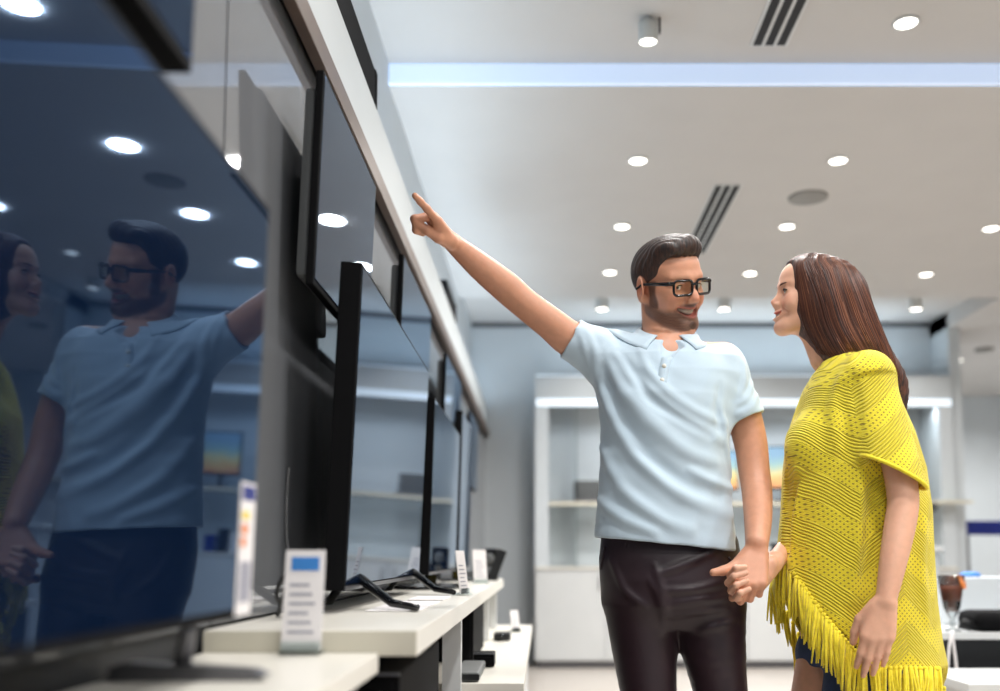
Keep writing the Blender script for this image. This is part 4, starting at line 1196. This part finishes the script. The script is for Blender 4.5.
# ================================================================== the woman
woman = thing('person', 'smiling woman in profile with long straight brown hair and a yellow fringed knit top', 'person', (0.78, 2.38, 0))
HF = frame(math.radians(-88), math.radians(-5), math.radians(-4))
SCF = 0.89
HCF = V3(W(811, 296, 2.42))
Bf = Solid()
TF = head(Bf, HCF, HF, SCF, False)
Bf.chain([TF(0, -0.040, -0.050), W(832, 345, 2.42), W(850, 376, 2.42)], [0.050, 0.047, 0.056], 0.03)
Bf.rc(TF(0, -0.01, -0.075), W(826, 358, 2.41), 0.036, 0.040, 0.03)
Bf.rc(W(860, 390, 2.30), W(860, 390, 2.53), 0.038, 0.038, 0.04)
Bf.rc(W(856, 400, 2.41), W(862, 560, 2.41), 0.085, 0.08, 0.05)
# near arm, hanging
Bf.chain([W(872, 392, 2.27), W(889, 430, 2.22), W(899, 470, 2.19), W(903, 500, 2.175), W(900, 525, 2.165), W(893, 562, 2.145), W(886, 600, 2.13)],
         [0.042, 0.040, 0.0365, 0.0350, 0.0345, 0.0300, 0.0225], 0.02)
wf = W(885, 602, 2.13)
f = (W(877, 640, 2.125)-wf).normalized()
hand(Bf, wf, f, Vector((-0.25, -1, 0)), (-1, 0, 0), ((16, 22, 12), (12, 18, 10), (10, 16, 10), (10, 18, 10)), 0.93, thumb=((0.80, 0.55, -0.2), (1.0, 0.12, -0.25), (1.0, -0.05, -0.3)), k=0.004)
# far arm reaching forward to hold his hand
Bf.chain([W(846, 390, 2.56), W(848, 450, 2.60), W(842, 500, 2.60), W(806, 532, 2.51), W(786, 549, 2.41), W(777, 559, 2.33)], [0.042, 0.038, 0.034, 0.030, 0.0250, 0.0225], 0.02)
wh = W(774, 561, 2.30)
pk_ = W(752, 590, 2.255)
Bf.rc(wh, W(762, 574, 2.262), 0.023, 0.024, 0.015); Bf.rc(wh, W(757, 584, 2.262), 0.020, 0.022, 0.015); Bf.rc(W(770, 563, 2.265), W(748, 574, 2.258), 0.018, 0.016, 0.012)
for (ax, ay, bx_, by_, cx_, cy_, dx_, dy_) in ((742, 574, 730, 575, 736, 568, 745, 567), (744, 583, 728, 583, 734, 576, 746, 573), (745, 591, 731, 591, 736, 585, 747, 581), (748, 598, 736, 598, 740, 593, 749, 589)):
    Bf.rc(W(ax, ay, 2.25), W(bx_, by_, 2.205), 0.0085, 0.008, 0.005)
    Bf.rc(W(bx_, by_, 2.205), W(cx_, cy_, 2.168), 0.008, 0.0075, 0.005)
    Bf.rc(W(cx_, cy_, 2.168), W(dx_, dy_, 2.170), 0.0075, 0.0065, 0.004)
# legs
Bf.chain([W(832, 640, 2.46), W(820, 691, 2.45), Vector((0.66, 2.45, 0.46)), Vector((0.69, 2.48, 0.07))], [0.080, 0.070, 0.050, 0.034], 0.03)
Bf.chain([W(866, 640, 2.33), W(858, 700, 2.32), Vector((0.80, 2.32, 0.46)), Vector((0.83, 2.35, 0.07))], [0.080, 0.070, 0.050, 0.034], 0.03)
Bf.rc((0.69, 2.48, 0.055), (0.55, 2.475, 0.035), 0.033, 0.024); Bf.rc((0.83, 2.35, 0.055), (0.69, 2.345, 0.035), 0.033, 0.024)
def woman_col(v):
    q = (v-HCF)@HF/SCF; x, y, z = q[:, 0], q[:, 1], q[:, 2]
    c = np.tile(np.array(lin(222, 170, 142)[:3]), (len(v), 1)); hd = ln(q) < 0.15
    for cc, r, a in (((0.042, 0.08, -0.03), 0.03, 0.4), ((-0.042, 0.08, -0.03), 0.03, 0.4), ((0, 0.115, -0.03), 0.02, 0.3)):
        t = a*smooth01(1-ln(q-np.array(cc))/r); c = mix(c, lin(216, 128, 108)[:3], t)
    lip = 0.85*smooth01(1.5-np.sqrt((x/0.025)**2+((z+0.0655-0.009*(x/0.0285)**2)/0.0085)**2))*smooth01((y-0.07)/0.008)*hd
    c = mix(c, lin(204, 112, 106)[:3], lip)
    nail = np.zeros(len(v))
    return np.concatenate([c, np.ones((len(v), 1))], 1)
fb = Bf.build('body', 'skin', (0.40, 2.02, 0.0), (1.06, 2.72, 1.78), 0.003, woman, woman_col)
face_parts(TF, HF, SCF, woman, False)

# sweater
Sw = Solid()
Sw.loft(rowsM([(366, 822, 872, .060), (374, 814, 890, .105), (388, 806, 888, .140), (410, 798, 898, .165), (435, 790, 909, .180), (470, 786, 920, .190), (510, 784, 926, .190), (550, 780, 928, .190), (600, 776, 931, .195), (640, 778, 936, .200), (672, 782, 943, .205), (720, 784, 948, .205)], 2.39), 0.02, n=2.15)
# cap sleeve, wide and open
sa, sb = W(870, 382, 2.25), W(893, 472, 2.18)
cn = Vector((-0.50, 0, -0.86)).normalized()
fx = (sb-sa).normalized(); fl_ = Vector((0, 1, 0)); fl_ = (fl_-fx*fl_.dot(fx)).normalized()
Sw.cuff(sa, sb, 0.057, 0.066, 0.035, wall=0.008, hollow=0.06, fl=(fl_, 0.80), cut=cn)
Sw.rc(W(846, 378, 2.36), W(867, 374, 2.27), 0.058, 0.056, 0.04)
Sw.rc(W(856, 386, 2.42), W(856, 390, 2.52), 0.066, 0.060, 0.04)
# bust and lower-back shaping
Sw.ell(W(806, 446, 2.33), (0.045, 0.06, 0.06), None, 0.05)
Sw0 = Solid(); Sw0.p = list(Sw.p)
for pts, r, k in (([(866, 462), (862, 500), (858, 550), (852, 600)], .006, .03), ([(800, 470), (796, 520), (792, 560), (800, 600)], .006, .03),
                  ([(925, 500), (920, 560), (925, 620)], .006, .03), ([(842, 380), (835, 410), (838, 450)], .005, .03), ([(788, 470), (786, 510), (784, 545)], .007, .02)):
    ridge(Sw, Sw0, pts, r, k, -r*0.4)
for pts, r, k in (([(872, 470), (872, 520), (868, 580)], .006, .03), ([(796, 480), (790, 520), (788, 555)], .005, .02), ([(850, 372), (856, 400), (858, 440)], .005, .02)):
    ridge(Sw, Sw0, pts, r, k, r*0.6, 's')
# pointed hem: high at the front on the near side, dropping to the side and back
HEMN = [(774, 548), (790, 566), (806, 590), (824, 615), (845, 640), (866, 662), (890, 668), (945, 669)]
HEMF = [(774, 578), (794, 614), (812, 644), (836, 672), (870, 688), (945, 690)]
def hemz(X, Y):
    n_ = np.array([(W(a, b, 2.25).x, W(a, b, 2.25).z) for a, b in HEMN]); f_ = np.array([(W(a, b, 2.5).x, W(a, b, 2.5).z) for a, b in HEMF])
    t = smooth01((Y-2.30)/0.14)
    return np.interp(X, n_[:, 0], n_[:, 1])*(1-t)+np.interp(X, f_[:, 0], f_[:, 1])*t
Sw.add(lambda P: (hemz(P[:, 0], P[:, 1])-P[:, 2])*0.55, 0.004, 'i')
def sw_hollow(P):
    T = np.array(sorted(rowsM([(500, 792, 918, .178), (600, 784, 923, .183), (672, 790, 935, .193), (730, 790, 940, .193)], 2.39)))
    z = P[:, 2]; g = lambda i: np.interp(z, T[:, 0], T[:, i])
    q = (np.abs((P[:, 0]-g(1))/g(3))**2.15+np.abs((P[:, 1]-g(2))/g(4))**2.15)**(1/2.15)
    return np.maximum((q-1)*0.15, P[:, 2]-(hemz(P[:, 0], P[:, 1])+0.09)*1.0)
Sw.add(sw_hollow, 0.004, 's')
Sw.ell(W(840, 366, 2.42), (0.062, 0.078, 0.030), None, 0.006, 's')

def knit_mat():
    m = bpy.data.materials.new('yellow_knit'); m.use_nodes = True; nt = m.node_tree; b = nt.nodes['Principled BSDF']; N = nt.nodes.new; Lk = nt.links.new
    tc = N('ShaderNodeTexCoord'); sp = N('ShaderNodeSeparateXYZ'); Lk(tc.outputs['Object'], sp.inputs[0])
    def mth(op, a, b_=None, c=None):
        n = N('ShaderNodeMath'); n.operation = op
        for i, x in enumerate((a, b_, c)):
            if x is None: continue
            if isinstance(x, (int, float)): n.inputs[i].default_value = x
            else: Lk(x, n.inputs[i])
        return n.outputs[0]
    # u runs round the body, v is height
    u = mth('ADD', sp.outputs['X'], mth('MULTIPLY', sp.outputs['Y'], 0.3)); v = sp.outputs['Z']
    PR = 2*PI/0.0085
    zig = mth('ABSOLUTE', mth('SUBTRACT', mth('FRACT', mth('DIVIDE', u, 0.20)), 0.5))       # 0..0.5 chevrons
    ph = mth('ADD', mth('MULTIPLY', v, 1.0), mth('MULTIPLY', zig, 0.19))
    st = mth('SINE', mth('MULTIPLY', ph, PR))                                                # diagonal ribs
    d1 = mth('SINE', mth('MULTIPLY', mth('ADD', u, v), 2*PI/0.0125)); d2 = mth('SINE', mth('MULTIPLY', mth('SUBTRACT', u, v), 2*PI/0.0125))
    hole = mth('MULTIPLY', mth('GREATER_THAN', d1, 0.35), mth('GREATER_THAN', d2, 0.35))      # eyelets
    band = mth('FRACT', mth('DIVIDE', mth('ADD', v, mth('MULTIPLY', zig, 0.16)), 0.125))
    isl = mth('GREATER_THAN', band, 0.58)                                                    # eyelet bands
    hl = mth('MULTIPLY', hole, isl)
    ribs = mth('MULTIPLY', st, mth('SUBTRACT', 1.0, isl))
    fine = mth('MULTIPLY', mth('SINE', mth('MULTIPLY', u, 2*PI/0.006)), mth('SINE', mth('MULTIPLY', v, 2*PI/0.005)))
    hgt = mth('ADD', mth('ADD', mth('MULTIPLY', ribs, 0.5), mth('MULTIPLY', fine, 0.18)), mth('MULTIPLY', hl, -1.1))
    bp = N('ShaderNodeBump'); bp.inputs['Strength'].default_value = 1.0; bp.inputs['Distance'].default_value = 0.003
    Lk(hgt, bp.inputs['Height']); Lk(bp.outputs[0], b.inputs['Normal'])
    mx = N('ShaderNodeMix'); mx.data_type = 'RGBA'
    gr = mth('MULTIPLY', hl, 0.8)
    gap = mth('MULTIPLY', mth('LESS_THAN', ribs, -0.80), 0.45)
    Lk(mth('MAXIMUM', gr, gap), mx.inputs[0])
    mx.inputs[6].default_value = lin(238, 218, 44); mx.inputs[7].default_value = lin(120, 92, 18)
    Lk(mx.outputs[2], b.inputs['Base Color']); b.inputs['Roughness'].default_value = 0.8; b.inputs['Sheen Weight'].default_value = 0.2
    return m
M['knit'] = knit_mat()
M['yarn'] = mat('yellow_yarn', lin(240, 220, 44), 0.8, noise=0.12, nscale=120, sheen=0.2)
sweater = Sw.build('knit_top', 'knit', (0.48, 2.0, 0.50), (1.08, 2.66, 1.62), 0.0035, woman)
# rolled sleeve edge and hem cord
def loop_tube(name, P, r, m, parent, closed=False):
    bm = bmesh.new(); P = [Vector(p) for p in P]
    if closed: P = P+[P[0], P[1]]
    tube(bm, P, r, 8); return fin(name, bm, m, parent, True)
u_ = fx.cross(fl_)
loop_tube('sleeve_edge', [(lambda q_: sb+q_-fx*(q_.dot(cn)/fx.dot(cn)))(u_*math.cos(a)*0.0640+fl_*math.sin(a)*0.0640*0.80) for a in np.linspace(0, 2*PI, 40)[:-1]], 0.0048, 'yarn', sweater, True)
# tassels
TH = []
for a, b_ in zip(HEMN, HEMN[1:]):
    L = math.hypot(b_[0]-a[0], b_[1]-a[1]); n = max(1, int(L/4.6))
    for k in range(n):
        t = k/n; x, y_ = a[0]+(b_[0]-a[0])*t, a[1]+(b_[1]-a[1])*t
        p = hit(Sw0, min(max(x, 781), 938), y_-2, 0.0, 1.7, 2.6)
        if p is not None: TH.append((p, 0.118 if x < 870 else 0.105))
far_ = []
T_ = np.array(sorted(rowsM([(550, 780, 928, .190), (600, 776, 931, .195), (640, 778, 936, .200), (672, 782, 943, .205), (720, 784, 948, .205)], 2.39)))
for k in range(34):
    ang = math.radians(178-k*5.6)
    z = 0.75
    for _ in range(6):
        g = [np.interp(z, T_[:, 0], T_[:, i]) for i in range(5)]
        x = g[1]+g[3]*math.copysign(abs(math.cos(ang))**0.93, math.cos(ang)); y_ = g[2]+g[4]*abs(math.sin(ang))**0.93
        z = float(hemz(np.array([x]), np.array([y_]))[0])
    far_.append((Vector((x, y_, z+0.005)), 0.11))
TH += far_
nt_ = min(len(TH), 100)
for i in range(nt_):
    p, L = TH[int(i*len(TH)/nt_)]
    bm = bmesh.new()
    c = Vector((0.865, 2.39, p.z)); o_ = (p-c); o_.z = 0; o_.normalize()
    sway = Vector((random.uniform(-.012, .012), random.uniform(-.006, .006), 0))
    Lr = L*random.uniform(0.85, 1.12)
    bmesh.ops.create_icosphere(bm, subdivisions=2, radius=0.0062, matrix=Matrix.Translation(p+o_*0.002+Vector((0, 0, -0.004))))
    for q in range(5):
        j = Vector((random.uniform(-1, 1), random.uniform(-1, 1), 0))*0.005; j2 = j*1.5+Vector((random.uniform(-1, 1), random.uniform(-1, 1), 0))*0.004
        tube(bm, [p+o_*0.003+j*0.3, p+o_*0.005+j+sway*0.25-Vector((0, 0, Lr*0.3)), p+o_*0.004+j2*0.9+sway*0.7-Vector((0, 0, Lr*0.65)), p+o_*0.002+j2*1.2+sway*1.1-Vector((0, 0, Lr*random.uniform(0.9, 1.05)))], [0.0034, 0.0031, 0.0030, 0.0016], 6)
    fin('tassel', bm, 'yarn', sweater, True)

# denim shorts
Dn = Solid()
Dn.loft(rowsM([(600, 815, 908, .150), (640, 812, 912, .155), (665, 812, 908, .150)], 2.40), 0.03)
Dn.rc(W(866, 650, 2.33), W(856, 702, 2.32), 0.090, 0.082, 0.02); Dn.rc(W(836, 640, 2.47), W(828, 654, 2.46), 0.085, 0.082, 0.02)
Dn.add(lambda P: (0.62-P[:, 2]), 0.003, 'i')
M['denim'] = mat('blue_denim', lin(44, 62, 98), 0.8, noise=0.15, nscale=60, bump=0.3, bscale=600)
Dn.build('denim_shorts', 'denim', (0.52, 2.18, 0.58), (1.0, 2.64, 1.0), 0.005, woman)
M['canvas'] = mat('white_canvas', lin(226, 222, 214), 0.7, noise=0.04)
for x, y_ in ((0.69, 2.48), (0.83, 2.345)):
    S = Solid(); S.rc((x, y_, 0.045), (x-0.15, y_, 0.032), 0.042, 0.030); S.rc((x+0.005, y_, 0.05), (x+0.005, y_, 0.07), 0.040, 0.040)
    S.add(lambda P: 0.004-P[:, 2], 0.004, 'i'); S.build('shoe', 'canvas', (x-0.24, y_-0.08, -0.02), (x+0.1, y_+0.08, 0.13), 0.004, woman)

# long straight hair: cap and fall, then strands combed over it
Hs = Solid()
EF = lambda p, r, k=0.02, op='u': Hs.ell(TF(*p), np.array(r)*SCF, HF, k, op)
EF((0, -0.012, 0.037), (0.081, 0.099, 0.083))
EF((0, -0.030, -0.01), (0.080, 0.090, 0.085), 0.03)
EF((0, 0.026, -0.020), (0.069, 0.062, 0.085), 0.02)
EF((0, 0.020, 0.050), (0.073, 0.070, 0.062), 0.03)
YF = 2.42
Hs.chain([W(835, 300, YF), W(848, 330, YF+.01), W(868, 358, YF+.03), W(894, 384, YF+.05), W(902, 412, YF+.06)], [0.086, 0.078, 0.062, 0.036, 0.012], 0.05)
Hs.chain([W(828, 318, YF-.02), W(836, 342, YF-.04), W(842, 358, YF-.06)], [0.064, 0.056, 0.030], 0.06)
def fcut(P):
    q = (P-HCF)@HF/SCF
    y0 = np.interp(q[:, 2], [-0.30, -0.20, -0.12, -0.06, 0.0, 0.05, 0.085, 0.105], [-0.055, 0.0, 0.034, 0.056, 0.068, 0.071, 0.074, 0.10])
    return (q[:, 1]-y0)*0.8
Hs.add(fcut, 0.008, 'i')
H0 = Solid(); H0.p = list(Hs.p)
M['hair_f'] = strand_mat('brown_long_hair', lin(38, 20, 15), lin(100, 58, 42), (150, 150, 9), 0.55)
hair = Hs.build('hair', 'hair_f', (0.60, 2.26, 1.22), (1.02, 2.58, 1.76), 0.0035, woman)
M['strand'] = mat('hair_strand', lin(96, 56, 38), 0.42, spec=0.35, attr='Col', noise=0.08, nscale=9)
bm = bmesh.new()
g0 = [(800, 257), (796, 266), (797, 282), (799, 300), (803, 322), (812, 342), (822, 358)]
g1 = [(812, 253), (805, 262), (810, 277), (818, 300), (825, 325), (836, 347), (848, 364)]
g2 = [(826, 252), (828, 261), (834, 268), (842, 295), (852, 325), (866, 350), (884, 376)]
g3 = [(838, 253), (846, 259), (856, 266), (868, 288), (880, 318), (893, 352), (906, 396)]
G = np.array([g0, g1, g2, g3], float)
lay = bm.verts.layers.float_color.new('Col')
SL = []
for i in range(1300):
    t = (i+random.random())/1300*3; k = min(int(t), 2); s = t-k
    pl = G[k]*(1-s)+G[k+1]*s
    jx = random.gauss(0, 1.2); end = random.uniform(0.84, 1.0)
    pp = spl([tuple(p) for p in pl], 3); n = max(5, int(len(pp)*end)); pp = pp[:n]
    SL.append([(x+jx*(m_/n), y_) for m_, (x, y_) in enumerate(pp)])
HT = hits(H0, [p for l in SL for p in l], 0.0, 1.9, 2.7); c_ = 0
d0, d1, d2 = (np.array(lin(*q)) for q in ((34, 18, 14), (92, 52, 37), (150, 98, 70)))
for l in SL:
    P = []
    lift = random.uniform(-0.0012, 0.0012)
    for h_ in HT[c_:c_+len(l)]:
        if h_ is None:
            if P: break
            continue
        P.append(h_+Vector((0, lift, 0)))
    c_ += len(l)
    if len(P) < 5: continue
    n0 = len(bm.verts); tube(bm, P, [0.0015]*(len(P)-1)+[0.0004], 4, cap=False); bm.verts.ensure_lookup_table()
    r = random.random()
    cc = tuple(d0*(1-r/0.8)+d1*(r/0.8)) if r < 0.8 else tuple(d1*(1-(r-.8)*4)+d2*(r-.8)*4)
    for v in bm.verts[n0:]: v[lay] = cc
fin('loose_strands', bm, 'strand', hair, True)

# people's parts were modelled in room coordinates: hang them on their roots without moving
bpy.context.view_layer.update()
for root in (o_ for o_ in list(SC.objects) if o_.name.startswith('person') and o_.type == 'EMPTY'):
    for ch in root.children:
        ch.matrix_parent_inverse = root.matrix_world.inverted()
